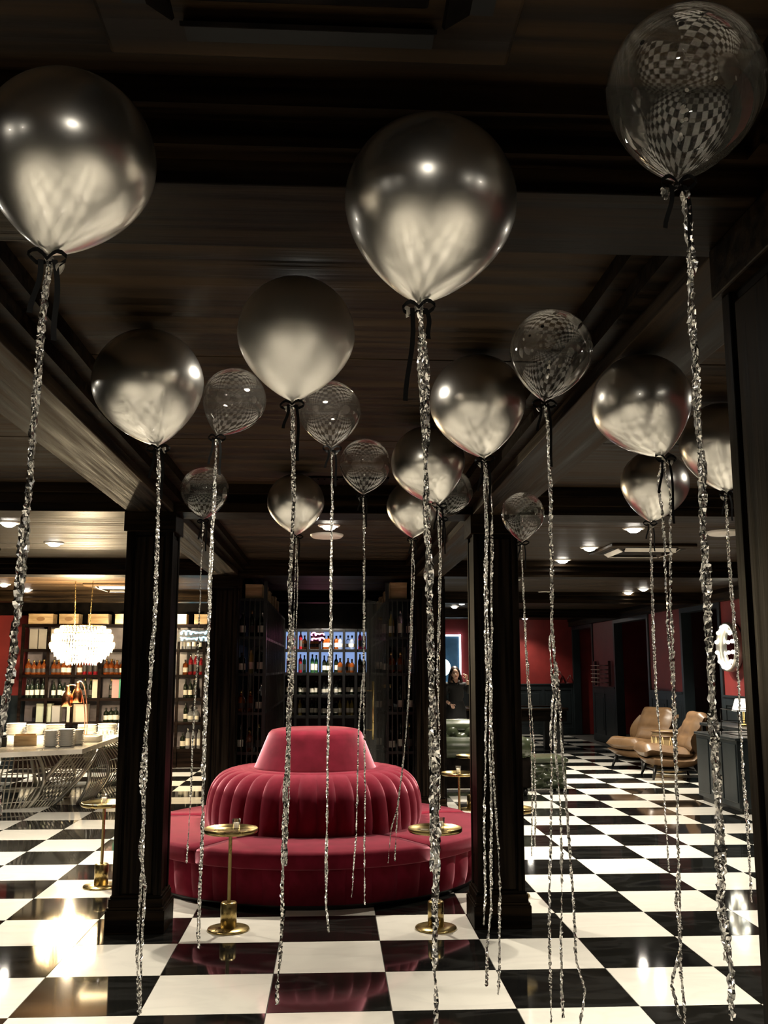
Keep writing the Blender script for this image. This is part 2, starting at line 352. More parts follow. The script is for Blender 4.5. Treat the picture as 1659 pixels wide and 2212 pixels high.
column(-1.2, 6.5, 'dark oak column standing left of the red round sofa')
column(1.085, 6.5, 'dark oak column standing right of the red round sofa')
column(-1.2, 10.95, 'dark oak column behind the sofa, beside the left wine rack')
column(1.085, 10.95, 'dark oak column behind the sofa, beside the right wine rack')

# walls
MB().box(XMIN-.1, XMAX+2.3, YMIN-.1, YMIN, 0, 3).build('wall_back', M['trim'], kind='structure')
MB().box(XMIN-.1, XMIN, YMIN, 17.1, 0, 3).build('wall_left', M['trim'], kind='structure')
wb = MB().box(XMIN, 1.3, 17.0, 17.1, 0, 3).build('wall_bar', M['trim'], kind='structure')
MB().box(XMIN, -5.16, 16.97, 17.0, 1.15, 2.5).build('red_panel', M['red'], wb)
MB().box(XMIN, -5.15, 16.96, 17.0, 0, 1.15).build('wainscot', M['bluewood'], wb)
MB().box(1.22, 1.30, 11.12, 24.0, 0, 2.97).build('wall_partition', M['trim'], kind='structure')
MB().box(-1.42, -1.36, 11.12, 17.0, 0, 2.97).build('wall_rack_side', M['trim'], kind='structure')

def wains(parent, P0, P1, depth_dir, zt=1.17):
    # panelled dado between two plan points, panels stand proud along depth_dir
    a, b = Vector(P0), Vector(P1); L = (b-a).length; t = (b-a).normalized(); n = Vector(depth_dir)
    def slab(u0, u1, z0, z1, d0, d1, mat, name, bev=.004):
        q = MB(); pts = [a+t*u0+n*d0, a+t*u1+n*d0, a+t*u1+n*d1, a+t*u0+n*d1]
        i = [q.P((p.x,p.y,z0)) for p in pts]+[q.P((p.x,p.y,z1)) for p in pts]
        for f in ((0,3,2,1),(4,5,6,7),(0,1,5,4),(1,2,6,5),(2,3,7,6),(3,0,4,7)): q.F([i[k] for k in f])
        return q.build(name, mat, parent, bevel=bev)
    slab(0, L, 0, zt, 0, .02, M['bluewood'], 'dado_board', 0)
    slab(0, L, zt, zt+.035, 0, .05, M['bluewood'], 'dado_rail')
    slab(0, L, 0, .16, .02, .035, M['bluewood'], 'dado_skirting')
    k = max(1, round(L/.85)); w_ = L/k
    for q in range(k+1):
        u = min(max(q*w_, .04), L-.04); slab(u-.04, u+.04, .16, zt, .02, .033, M['bluewood'], 'dado_stile')
    slab(0, L, zt-.12, zt, .02, .032, M['bluewood'], 'dado_top_rail')
    for q in range(k): slab(q*w_+.10, (q+1)*w_-.10, .26, zt-.2, .02, .028, M['bluewood'], 'dado_panel', .008)

segs = [(22.1, 20.42), (18.12, 16.42), (14.68, YMIN)]
for n, (y1, y0) in enumerate(segs):
    o = MB().box(XMAX, XMAX+.12, y0, y1, 0, 2.97).build('wall_right', M['red'], kind='structure')
    wains(o, (XMAX, y1, 0), (XMAX, y0, 0), (-1, 0, 0))
MB().box(XMAX, XMAX+.12, YMIN, 24, 2.63, 2.97).build('trim_1', M['trim'], kind='structure')
MB().box(XMAX-.10, XMAX-.001, YMIN, 24, 2.62, 2.80).build('trim_2', M['wood_y'], kind='structure')
for n, (ya, yb) in enumerate(((24, 22.1), (20.42, 18.12), (16.42, 14.68))):
    d = empty('door_%d' % (n+1), (XMAX, (ya+yb)/2, 0), kind='structure')
    for y, s in ((ya, -1), (yb, 1)):
        q = MB().box(-.03, .15, min(0, s*.09), max(0, s*.09), 0, 2.54).build('door_jamb', M['bluewood'], d, bevel=.004); q.location = (0, y-(ya+yb)/2, 0)
    MB().box(-.03, .15, yb-(ya+yb)/2, ya-(ya+yb)/2, 2.54, 2.63).build('door_head', M['bluewood'], d, bevel=.004)
MB().box(8.0, 8.1, YMIN, 24.2, 0, 2.97).build('wall_corridor', P('shade darkened red wall', (.035,.004,.004), .7), kind='structure')  # the corridor's shade is put into this darkened red
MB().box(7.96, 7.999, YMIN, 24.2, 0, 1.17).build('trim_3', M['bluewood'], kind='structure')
wf = MB().box(1.3, 8.1, 24.0, 24.1, 0, 2.97).build('wall_far', M['red'], kind='structure')
wains(wf, (1.3, 24.0, 0), (6.0, 24.0, 0), (0, -1, 0), 1.19)

# window on the far wall: bright frame round a blue night pane
win = empty('window_1', (2.75, 23.97, 0), kind='structure')
M['frost'] = P('cold lit frame', (.7,.8,.9), .4, emit=((.75,.9,1), 2.2))
M['nightpane'] = noise_mix(P('night blue pane', (.03,.06,.10), .08, emit=((.08,.17,.26), .08)), (3,3,3), (.02,.05,.09), (.06,.11,.16))
for nm, bx in (('window_jamb', (-.44,-.40,1.2,2.42)), ('window_jamb', (.39,.43,1.2,2.42)), ('window_head', (-.44,.43,2.385,2.42)), ('window_sill', (-.46,.46,1.2,1.26))):
    MB().box(bx[0], bx[1], -.05, 0, bx[2], bx[3]).build(nm, M['frost'], win)
MB().box(-.40, .39, -.02, 0, 1.26, 2.385).build('window_pane', M['nightpane'], win)

# ---------------------------------------------------------------- recessed downlights
lens = MB().lathe([(0,-.040),(.030,-.037),(.050,-.026),(.060,-.010),(.062,0)], 20).mesh('downlight_lens', M['lit'])
ringm = MB().lathe([(.062,0),(.064,-.012),(.090,-.009),(.096,0)], 24).mesh('downlight_ring', M['ring'])
offl = MB().lathe([(0,-.004),(.052,-.004),(.052,0)], 20).mesh('unlit_lens', M['offlens'])
def downlight(x, y, label, z=ZC, power=SPOT_W, on=True, warm=(1,.90,.74), group=None, cone=125):
    o = empty('downlight', (x, y, z), label=label, cat='ceiling light', group=group)
    link('lamp_ring', ringm, o); link('lamp_lens', lens if on else offl, o)
    if on and power:
        l = bpy.data.lights.new('downlight_beam', 'SPOT'); l.energy = power; l.color = warm; l.spot_size = math.radians(cone); l.spot_blend = .7; l.shadow_soft_size = .05
        b = bpy.data.objects.new('downlight_beam', l); COL.objects.link(b); b.parent = o; b.location = (0, 0, -.05)
    return o
downlight(2.58, 8.08, 'bright round ceiling spot nearest, right room, beside the silver balloons')
downlight(2.55, 9.41, 'bright round ceiling spot touching the air cassette in the right room')
downlight(2.55, 10.55, 'bright round ceiling spot behind the tinsel, third of the right row')
downlight(4.70, 14.37, 'ceiling spot over the armchairs, right of a pair')
downlight(4.69, 15.10, 'ceiling spot over the armchairs, left of a pair')
downlight(2.38, 18.80, 'far ceiling spot above the standing woman, left of a pair')
downlight(2.39, 17.77, 'far ceiling spot above the standing woman, right of a pair')
downlight(4.67, 23.3, 'small farthest ceiling spot by the red end wall', power=60)
downlight(3.34, 15.1, 'dim flat ceiling spot right of the middle column', on=False)
downlight(-2.67, 8.02, 'ceiling spot at the left edge, nearest over the bar side')
downlight(-2.67, 9.33, 'ceiling spot left of the front column, second over the bar side')
downlight(-4.72, 14.13, 'round ceiling spot at far left beyond the cross beam')
downlight(-4.70, 15.1, 'round ceiling spot left of the chandelier chains')
downlight(-3.3, 16.15, 'small ceiling spot behind the chandelier chains', power=60)
downlight(-2.64, 16.2, 'small ceiling spot over the bar seen right of the front column', power=60)
downlight(-.034, 8.06, 'glaring ceiling spot above the red round sofa', power=SPOT_W*1.05)
downlight(2.46, 13.0, 'added ceiling spot hidden behind the right front column, nearer')  # unseen lamp added to brighten the green leather sofas
downlight(2.46, 15.1, 'added ceiling spot hidden behind the right front column, farthest of three')  # unseen lamp added to light the woman's face from the front
downlight(2.46, 14.1, 'added ceiling spot hidden behind the right front column, farther')  # second unseen lamp added for the green sofas
downlight(-.10, 15.94, 'lone small spot above the middle back bar', power=140, cone=150)
for x, y in ((-.12, 3.45), (-2.67, 3.9), (-2.67, 5.0), (2.55, 3.9), (2.55, 5.0), (2.55, .2), (-2.67, .2), (-.05, .3), (2.55, -1), (-2.67, -1)):
    downlight(x, y, 'ceiling spot of the front coffers, above or behind the picture', power=SPOT_W*(.75 if y > 2 else .85), group='ceiling spots above the picture', cone=100)
sp = empty('ceiling_speaker', (-.056, 8.62, ZC), label='flat cream disc on the ceiling behind the glaring spot', cat='speaker')
MB().lathe([(0,-.03),(.13,-.03),(.15,-.012),(.15,0)], 28).build('speaker_grille', M['ring'], sp)
sp = empty('ceiling_speaker', (3.44, 8.24, ZC), label='flat cream ceiling disc beside the right hand column', cat='speaker')
MB().lathe([(0,-.03),(.13,-.03),(.15,-.012),(.15,0)], 28).build('speaker_grille', M['ring'], sp)
def air_cassette(x, y, label, s=.42, lv='ring'):
    o = empty('air_cassette', (x, y, ZC), label=label, cat='air conditioner')
    b = MB(); b.box(-s, s, -s, s, -.03, 0); b.build('cassette_frame', M['plank'], o, bevel=.008)
    MB().box(-s*.55, s*.55, -s*.55, s*.55, -.04, -.03).build('intake_grille', M['trim'], o, bevel=.004)
    for k in range(4):
        b = MB(); b.M = Matrix.Rotation(k*PI/2, 4, 'Z'); b.box(-s*.6, s*.6, s*.72, s*.86, -.034, -.0301); b.build('air_slot', M['recess'], o)
        b = MB(); b.M = Matrix.Rotation(k*PI/2, 4, 'Z') @ Matrix.Translation((0, s*.69, -.045)) @ Matrix.Rotation(.6, 4, 'X'); b.box(-s*.6, s*.6, -.03, .03, -.004, .004); b.build('louvre', M[lv], o)
air_cassette(3.1, 9.5, 'square air cassette in the right room ceiling')
air_cassette(-3.05, 14.4, 'square ceiling cassette above the chandelier', .5)
air_cassette(-3.75, 9.4, 'square air cassette at the left edge of the ceiling')
air_cassette(-.05, 1.32, 'dark air cassette in the ceiling above the two nearest silver balloons', .38, 'trim')
vent = empty('ceiling_vent', (.05, 6.05, ZC), label='dark slatted vent in the ceiling between the balloons', cat='vent')
MB().box(-.3, .3, -.11, .11, -.012, 0).build('vent_frame', M['trim'], vent, bevel=.003)
for k in range(14): MB().box(-.27+k*.04, -.262+k*.04, -.09, .09, -.02, -.0121).build('vent_slat', M['trim'], vent)

# ================================================================ round red sofa
sofa = empty('round_sofa', (-.132, 8.2, 0), label='crimson velvet round sofa with fluted tiers and a domed centre', cat='sofa')
RB, RS = 1.385, 1.40
MB().lathe([(0,.02),(1.33,.02),(1.33,.30),(0,.30)], 60).build('core', M['velvet'], sofa)
MB().lathe([(1.30,0),(1.34,0),(1.34,.05),(1.30,.05)], 60).build('toe_kick', M['black'], sofa)
NCH = 45
def flute(rf, zprof, n, k, bulge, nu=6):
    # rf(s) radius along the profile, zprof(s) height, k of n
    a0, a1 = 2*PI*k/n, 2*PI*(k+1)/n
    def fn(u, s):
        e = 2*u-1; r = rf(s)+bulge*(math.sqrt(max(0, 1-e*e*.999))-.35)*(math.sin(min(1, max(0, s))*PI))**.35
        a = a0+(a1-a0)*u; return (r*math.cos(a), r*math.sin(a), zprof(s))
    return fn
bm = MB().grid(flute(lambda s: RB-.015-.03*(1-s)**3, lambda s: .03+.235*s, NCH, 0, .030), 6, 8).mesh('base_flute', M['velvet'])
for k in range(NCH): link('base_flute', bm, sofa, rot=(0,0,2*PI*k/NCH))
# seat cushions, five sectors with rounded edges
def cushion(a0, a1, r0, r1, z0, z1):
    b = MB(); e = .028
    prof = [(r0,z0),(r0,z1-e),(r0+e*.3,z1-e*.3),(r0+e,z1),((r0+r1)/2,z1+.012),(r1-e*1.3,z1),(r1-e*.45,z1-e*.35),(r1-.002,z1-e),(r1,z1-e*1.6),(r1-.004,z0+.012),(r1-.02,z0)]
    N_ = 16; rings = []
    for q in range(N_+1):
        a = a0+(a1-a0)*q/N_; sink = 0
        edge = min(q, N_-q); sh = .010 if edge == 0 else 0
        rings.append([b.P((r*math.cos(a), r*math.sin(a), z-(sh if z > z0+.02 else 0))) for r, z in prof])
    n = len(prof)
    for q in range(N_):
        for j in range(n): b.F((rings[q][j], rings[q+1][j], rings[q+1][(j+1)%n], rings[q][(j+1)%n]), 0, True)
    b.F(rings[0]); b.F(rings[-1][::-1]); return b.build('seat_cushion', M['velvet'], sofa)
ga = .004
for k in range(5):
    c = -PI/2+.015+k*2*PI/5; cushion(c-PI/5+ga, c+PI/5-ga, .72, 1.405, .268, .385)
# fluted backrest ring
NR = 36
def rr(s): return .86-.26*s**2.4 if s < 1 else .6
def zz(s): return .38+.43*math.sin(s*PI/2)**.95
bm = MB().grid(flute(rr, zz, NR, 0, .04), 6, 12).mesh('back_flute', M['velvet'])
for k in range(NR): link('back_flute', bm, sofa, rot=(0,0,2*PI*(k+.2)/NR))
MB().lathe([(.62,.70),(.64,.79),(.60,.815),(.54,.82),(.46,.80),(.45,.7)], 48).build('back_rim', M['velvet'], sofa)
MB().lathe([(.50,.76),(.505,.80),(.49,.83),(.40,1.05),(.385,1.085),(.36,1.11),(.30,1.122),(.15,1.126),(0,1.127)], 56).build('domed_centre', M['velvet'], sofa)

# ---------------------------------------------------------------- brass drinks tables and votive candles
def drinks_table(x, y, label, group=None):
    o = empty('drinks_table', (x, y, 0), label=label, cat='side table')
    MB().lathe([(0,0),(.128,0),(.132,.006),(.128,.014),(.052,.018),(0,.018)], 32).build('base_disc', M['brass'], o)
    MB().lathe([(0,.017),(.051,.017),(.051,.160),(.044,.168),(.02,.166),(0,.166)], 24).build('weight', M['brass'], o)
    MB().lathe([(.0115,.165),(.0115,.585)], 12).build('pole', M['brass'], o)
    MB().lathe([(0,.585),(.165,.585),(.172,.592),(.172,.612),(.167,.613),(.163,.598),(0,.597)], 36).build('tray_top', M['brass'], o)
    return o
def votive(x, y, z, label):
    o = empty('votive_candle', (x, y, z), label=label, cat='candle')
    MB().lathe([(0,0),(.021,0),(.021,.016),(.023,.02),(.028,.075),(.026,.075),(.0205,.021),(0,.018)], 16).build('glass', M['cup'], o)
    wx = MB().lathe([(0,.0215),(.0185,.0215),(.022,.052),(0,.053)], 14).build('wax', M['wax'], o)
    MB().tube([(0,0,.053),(.001,0,.062)], .0012, 5).build('wick', M['black'], wx)
drinks_table(-.632, 6.40, 'small brass drinks table in front of the sofa, left one'); votive(-.595, 6.38, .597, 'votive candle on the brass table left of the sofa front')
drinks_table(.665, 6.36, 'small brass drinks table in front of the sofa behind the thick tinsel'); votive(.70, 6.36, .597, 'votive candle on the brass table behind the thick tinsel')
drinks_table(-1.71, 7.66, 'small brass drinks table standing left of the front left column'); votive(-1.71, 7.64, .597, 'votive candle on the table left of the front left column')
drinks_table(1.24, 9.6, 'small brass drinks table by the green sofa, behind the red one'); votive(1.235, 9.6, .597, 'votive candle on the table in front of the green sofa')
drinks_table(1.62, 11.45, 'brass drinks table farther back, half behind the right column')
drinks_table(1.30, 7.2, 'brass drinks table peeping out right of the right front column')

# ================================================================ balloons with tinsel
def balloon_profile(R, n=22, ln=1.13):
    up = [(R*math.sin(a), R*math.cos(a)) for a in [PI/2*k/n for k in range(n+1)]]
    lo = []
    for k in range(1, n+1):
        s = k/n; lo.append((max(R*(1-s**1.85)**.82, .0035), -ln*R*s))
    return up+lo
def add_ribbon(b, pts, wdt, side):
    pts = [Vector(p) for p in pts]; s_ = Vector(side)*wdt/2; prev = None
    for p in pts:
        c = (b.P(p-s_), b.P(p+s_))
        if prev: b.F((prev[0], prev[1], c[1], c[0]), 0, True)
        prev = c
def strand(b, path, y, wd, rnd, m=0):
    pts = [Vector((x, y, z)) for x, z in path]
    out = []; step = .0058
    for p, q in zip(pts, pts[1:]):
        n = max(1, int((q-p).length/step))
        for k in range(n): out.append(p.lerp(q, k/n))
    out.append(pts[-1]); ang = rnd.random()*6; prev = None; dx = dy = 0
    for k, p in enumerate(out):
        ang += rnd.uniform(-.5, .55); dx = dx*.8+rnd.uniform(-1, 1)*.0009; dy = rnd.uniform(-1, 1)*.0042
        ww = wd*rnd.uniform(.6, 1.1); d = Vector((math.cos(ang)*.9+.1, math.sin(ang)*.7, 0))*ww/2; c = p+Vector((dx, dy, 0))
        a = (b.P(c-d+Vector((0, rnd.uniform(-1,1)*.004, rnd.uniform(-1,1)*.002))), b.P(c+Vector((0, rnd.uniform(-1,1)*.004, 0))), b.P(c+d+Vector((0, rnd.uniform(-1,1)*.004, rnd.uniform(-1,1)*.002))))
        if prev:
            b.F((prev[0], prev[1], a[1], a[0]), m); b.F((prev[1], prev[2], a[2], a[1]), m)
        prev = a
BL = {'B1':'large silver chrome balloon at the left edge, top of the picture','B2':'largest silver chrome balloon, top centre, with a black ribbon tail',
 'B3':'pearl silver balloon in mid air left of centre with a black bow','B4':'silver chrome balloon above the left front column',
 'Ch5':'small distant silver balloon low over the middle of the sofa','Ch6':'silver balloon right of centre, half behind the thick tinsel',
 'Ch7':'small far silver balloon beneath another one, beside the thick tinsel','Ch8':'silver chrome balloon right of the thick tinsel, bright on its left side',
 'Ch9':'large silver balloon toward the right, hanging above another silver balloon','Ch10':'smaller silver balloon directly below the large one on the right','Ch11':'silver balloon partly hidden by the near right column',
 'C1':'clear balloon between the left chrome balloon and the pearl one','C2':'clear balloon just behind the lower right of the pearl balloon','C3':'clear balloon left of the thick tinsel, midway up',
 'C4':'small clear balloon over the left column with confetti in its tip','C5':'clear balloon half hidden behind silver balloons near the right column','C6':'clear confetti balloon right of centre above the tinsel cluster',
 'C7':'small clear confetti balloon over the right front column','C8':'large clear confetti balloon in the top right corner'}
M['confetti_w'] = P('silver confetti', (.85,.82,.75), .25, .5); M['confetti_k'] = P('black confetti', (.01,.01,.01), .4)
CONF = {'C6': 26, 'C7': 16, 'C8': 18, 'C4': 12, 'C2': 3, 'C3': 3, 'C1': 2, 'C5': 3}
for name, kind, R, Pc, K, strands in BALLOONS:
    rnd = random.Random(name)
    o = empty('balloon', Pc, label=BL[name], cat='balloon', group='silver chrome balloons' if kind == 'm' else 'clear confetti balloons')
    ax = (Vector(Pc)-Vector(K)); tilt = math.atan2(ax.x, ax.z); Rm = Matrix.Rotation(tilt, 4, 'Y')
    ln = min(1.3, max(1.16, ax.length/R)); b = MB(); b.M = Rm; b.lathe(balloon_profile(R, 22, ln)[::-1], 44); env = b.build('envelope', (M['pearl'] if name == 'B3' else M['chrome']) if kind == 'm' else M['clear'], o)
    b = MB(); b.M = Rm; kz = -ln*R
    b.lathe([(.0035,kz+.004),(.006,kz-.004),(.009,kz-.008),(.006,kz-.012),(.004,kz-.016)], 12)
    b.M = Rm @ Matrix.Translation((0,0,kz-.014)) @ Matrix.Rotation(rnd.choice((-1,1))*rnd.uniform(.7,1.4), 4, 'Y')
    b.lathe([(.003,0),(.006,-.012),(.011,-.022),(.012,-.024),(.009,-.021),(.004,-.010)], 12)
    b.build('neck_knot', M['latexknot'] if kind == 'm' else M['clear'], o)
    kp = Rm @ Vector((0,0,kz-.012))
    # black ribbon: two loops and two tails
    b = MB(); sd = (0, .2, .98)
    for s in (-1, 1):
        ang = rnd.uniform(-.2, .5); lx = rnd.uniform(.03, .045)
        pts = [kp+Vector((s*lx*t*math.cos(ang), -.012, lx*t*math.sin(ang)*.6+.012*math.sin(t*PI))) for t in (0, .25, .5, .75, 1)]
        pts += [kp+Vector((s*lx*t*math.cos(ang), -.004, lx*t*math.sin(ang)*.6-.010*math.sin(t*PI))) for t in (.9, .6, .3, 0)]
        add_ribbon(b, pts, .009, sd)
    bow = b.build('ribbon_bow', M['ribbon'], o)
    for s, ln in ((-1, rnd.uniform(.06, .12)), (1, rnd.uniform(.10, .22))):
        if name == 'B2': ln = .18 if s < 0 else .06
        b = MB(); pts = [kp+Vector((s*(.012+.01*t)+.004*math.sin(5*t), -.008, -ln*t)) for t in [q/8 for q in range(9)]]
        add_ribbon(b, pts, .009, (1, .3, 0)); b.build('ribbon_tail', M['ribbon'], bow)
    for k, path in enumerate(strands):
        b = MB(); b.M = Matrix.Translation(-Vector(Pc))
        strand(b, path, K[1]+.004*k, .0120, rnd); strand(b, [(x+rnd.uniform(-.002,.002), z) for x, z in path], K[1]+.004*k+.003, .0085, rnd, 1)
        if name in ('B1','B2','B3','C8','B4'): strand(b, [(x+rnd.uniform(-.003,.003), z) for x, z in path], K[1]-.006, .011, rnd)
        b.build('tinsel_streamer', [M['tinsel'], M['tinsel2']], o)
    if kind == 'c':
        for mm, nn in (('confetti_w', CONF[name]*2//3+1), ('confetti_k', CONF[name]//3+1)):
            b = MB()
            for q in range(nn):
                ph = rnd.uniform(0, 2*PI); s = rnd.uniform(-.75, .6) if name != 'C4' else -.85-.1*rnd.random()
                prof = balloon_profile(R, 22, ln); z = s*R*1.0
                rad = min(prof, key=lambda t: abs(t[1]-z))[0]-.003
                n_ = Vector((math.cos(ph), math.sin(ph), .25*s)).normalized(); c = Vector((rad*math.cos(ph), rad*math.sin(ph), z))
                u = n_.cross(Vector((0,0,1))).normalized(); v = n_.cross(u); r_ = rnd.uniform(.004, .0065)
                b.M = Rm; i = [b.P(c+u*r_*math.cos(t*PI/4)+v*r_*math.sin(t*PI/4)) for t in range(8)]; b.F(i)
            b.build('confetti', M[mm], env)

# ================================================================ bar side: back bar shelving with bottles
def G(name, col, rough=.08, tr=.55, **kw): return P(name, col, rough, 0, Transmission_Weight=tr, IOR=1.45, **kw)
M['g_dark'] = P('black green bottle glass', (.010,.014,.008), .06)
M['g_amber'] = G('amber spirit', (.30,.07,.012)); M['g_red'] = G('ruby spirit', (.42,.02,.03)); M['g_clear'] = G('clear spirit', (.80,.84,.86), .05, .85)
M['g_green'] = G('green glass', (.05,.16,.05)); M['g_gold'] = G('pale gold wine', (.55,.42,.12)); M['g_blue'] = G('blue glass', (.03,.08,.35))
M['label'] = P('cream paper label', (.70,.66,.56), .6); M['labelk'] = P('dark paper label', (.05,.04,.035), .6)
M['cap_k'] = P('black cap', (.02,.02,.02), .4); M['cap_s'] = P('silver cap', (.6,.58,.54), .25, 1); M['cap_g'] = P('gold foil', (.62,.45,.16), .3, 1)
def bottle_mesh(kind, glass, label, cap):
    if kind == 'wine':   pr = [(0,0),(.036,0),(.037,.004),(.037,.05),(.037,.13),(.037,.185),(.030,.212),(.0145,.235),(.0135,.27),(.0145,.271),(.0145,.31),(0,.31)]
    elif kind == 'round': pr = [(0,0),(.042,0),(.046,.01),(.050,.04),(.050,.10),(.046,.145),(.028,.175),(.015,.19),(.014,.215),(.018,.216),(.018,.245),(0,.245)]
    elif kind == 'tall': pr = [(0,0),(.034,0),(.035,.004),(.035,.05),(.035,.16),(.034,.225),(.022,.25),(.014,.262),(.013,.285),(.015,.286),(.015,.325),(0,.325)]
    else:                pr = [(0,0),(.044,0),(.046,.004),(.046,.04),(.046,.115),(.045,.155),(.036,.18),(.016,.19),(.0145,.21),(.018,.211),(.018,.24),(0,.24)]
    ms = [0,0,0,1,0,0,0,0,2,2,2]
    return MB().lathe(pr, 10, m=ms).mesh('bottle_'+kind, [M[glass], M[label], M[cap]])
KINDS = {
 'dark wine': bottle_mesh('wine','g_dark','label','cap_k'), 'gold capped dark': bottle_mesh('wine','g_dark','labelk','cap_g'),
 'amber whisky': bottle_mesh('square','g_amber','label','cap_k'), 'amber round': bottle_mesh('round','g_amber','labelk','cap_g'),
 'ruby': bottle_mesh('tall','g_red','labelk','cap_s'), 'clear gin': bottle_mesh('tall','g_clear','label','cap_s'),
 'clear round': bottle_mesh('round','g_clear','label','cap_k'), 'green': bottle_mesh('tall','g_green','label','cap_k'),
 'pale gold wine': bottle_mesh('wine','g_gold','label','cap_k'), 'blue': bottle_mesh('square','g_blue','label','cap_s'), 'black squat': bottle_mesh('square','g_dark','label','cap_k')}
KEYS = list(KINDS)
NB = [0]
ORD = ['first','second','third','fourth','fifth','sixth','seventh','eighth']
def bottle(kind, x, y, z, where, grp, s=1):
    o = link('bottle', KINDS[kind], loc=(x, y, z), rot=(0, 0, random.random()*6)); o.scale = (s, s, s); NB[0] += 1
    return tag(o, kind+' bottle '+where, 'bottle', kind+' bottles '+grp)

def shelving(name, x0, x1, y0, y1, levels, ups, label, mat, back):
    o = empty(name, ((x0+x1)/2, y0, 0), label=label, cat='shelving'); ox = (x0+x1)/2
    for z in levels: MB().box(x0-ox, x1-ox, 0, y1-y0, z-.045, z).build('shelf', mat, o, bevel=.003)
    for x in ups: MB().box(x-ox-.022, x-ox+.022, -.01, .03, .0, levels[-1]+.0).build('upright', mat, o)
    MB().box(x0-ox, x1-ox, y1-y0-.02, y1-y0, 0, levels[-1]).build('back_board', back, o)
    MB().box(x0-ox, x1-ox, .02, y1-y0-.02, 0, .26).build('plinth_cabinet', mat, o)
    return o
SH = M['shelfwood'] = wood('dark shelf wood', (.004,.0025,.002), (.012,.007,.005), (2,20,20), (.3,.5), .1)
M['paleback'] = noise_mix(P('pale back panel', (.20,.18,.20), .3), (2.5,2.5,2.5), (.06,.05,.055), (.24,.21,.23))
LV = [.30, .73, 1.12, 1.50, 1.92, 2.33]
YB0, YB1 = 16.35, 16.75
ups = [-5.1+.425*k for k in range(9)]
shelving('bar_shelving', -5.12, -1.70, YB0, YB1, LV, ups, 'tall dark bar shelving full of bottles behind the chandelier', SH, M['paleback'])
mixL = {.30: ['clear round','clear gin','blue','black squat'], .73: ['black squat','clear round','dark wine','green'], 1.12: ['dark wine','black squat','amber whisky','dark wine','gold capped dark'],
        1.50: ['amber round','amber whisky','amber whisky','ruby','clear gin'], 1.92: ['amber whisky','black squat','clear gin']}
nm = {.30: 'lowest shelf', .73: 'second shelf', 1.12: 'third shelf', 1.50: 'fourth shelf', 1.92: 'top shelf'}
for z, ks in mixL.items():
    x = -5.02
    if z == 1.92: x = -3.35
    n = 0; kind = random.choice(ks)
    while x < -1.8:
        if n % 3 == 0: kind = random.choice(ks)
        hid = -3.02 < x < -2.60             # behind the front column
        bx_ = (z == 1.12 and (-3.98 < x < -3.65 or -3.62 < x < -3.42)) or (z == .73 and x < -3.9) or (z == 1.92 and -3.3 < x < -3.0)
        if not hid and not bx_ and not any(abs(x-u) < .05 for u in ups):
            bottle(kind, x, 16.47+random.uniform(-.02,.03), z, 'on the %s, %s bay, left bar shelving' % (nm[z], ORD[int((x+5.1)/.425)]), nm[z]+' left', random.uniform(.95,1.08)*(1.0 if z != .73 else .95)); n += 1
        x += random.uniform(.078, .094)
# cartons and gift boxes on the shelves
def carton(x, y, z, w_, d, h, mat, label, group=None, crest=None, name='carton', rz=0):
    o = empty(name, (x, y, z), rz, label=label, cat='box', group=group)
    bd = MB().box(-w_/2, w_/2, -d/2, d/2, 0, h-.012).build('body', mat, o, bevel=.004)
    MB().box(-w_/2-.003, w_/2+.003, -d/2-.003, d/2+.003, h-.014, h).build('lid', mat, o, bevel=.003)
    if crest: MB().lathe([(0,0),(1,0)], 20, sm=False, sx=.07, sy=.035).build('crest', crest, bd, loc=(0, -d/2-.004, h*.5), rot=(PI/2, 0, 0))
    return o
M['crestbrown'] = P('burnt brown print', (.24,.13,.05), .6)
M['teal'] = P('green gift box', (.02,.28,.17), .4); M['pinkbox'] = P('rose gift box', (.55,.30,.28), .5); M['greybox'] = P('grey carton', (.30,.28,.25), .6); M['sage'] = P('sage carton', (.34,.36,.26), .6)
M['creambox'] = P('cream carton', (.55,.48,.36), .6); M['redbox'] = P('dark red carton', (.22,.03,.03), .5)
for k, (x, w_) in enumerate(((-4.84,.40),(-4.38,.32),(-3.90,.33),(-3.42,.40),(-2.56,.24),(-2.16,.30))):
    carton(x, 16.52, 2.331, w_, .26, .17, M['crate'], 'pale wooden wine crate on top of the bar shelving, %s from the left' % ORD[k], 'wooden crates on the bar', M['crestbrown'] if k in (0,1,3) else None, 'wine_crate')
for x, w_, h, m_, l in ((-4.95,.13,.33,'greybox','grey carton first on the top bar shelf'), (-4.80,.13,.33,'greybox','grey carton second on the top bar shelf'), (-4.66,.12,.33,'creambox','cream carton third on the top bar shelf'), (-3.16,.22,.31,'sage','sage green carton right of the chandelier')):
    carton(x, 16.5, 1.921, w_, .16, h, M[m_], l)
for x, w_, h, z, m_, l in ((-3.90,.10,.30,1.121,'creambox','cream box behind the copper lamps'), (-3.57,.12,.30,1.121,'pinkbox','rose gift box on the third bar shelf'), (-3.46,.12,.31,1.121,'teal','bright green gift box on the third bar shelf'),
                        (-4.72,.24,.30,.731,'sage','sage carton on the lower bar shelf, left'), (-4.18,.33,.29,.731,'creambox','wide cream carton on the lower bar shelf'), (-4.52,.13,.27,.731,'greybox','grey green carton between two others on the lower shelf')):
    carton(x, 16.5, z, w_, .16, h, M[m_], l)
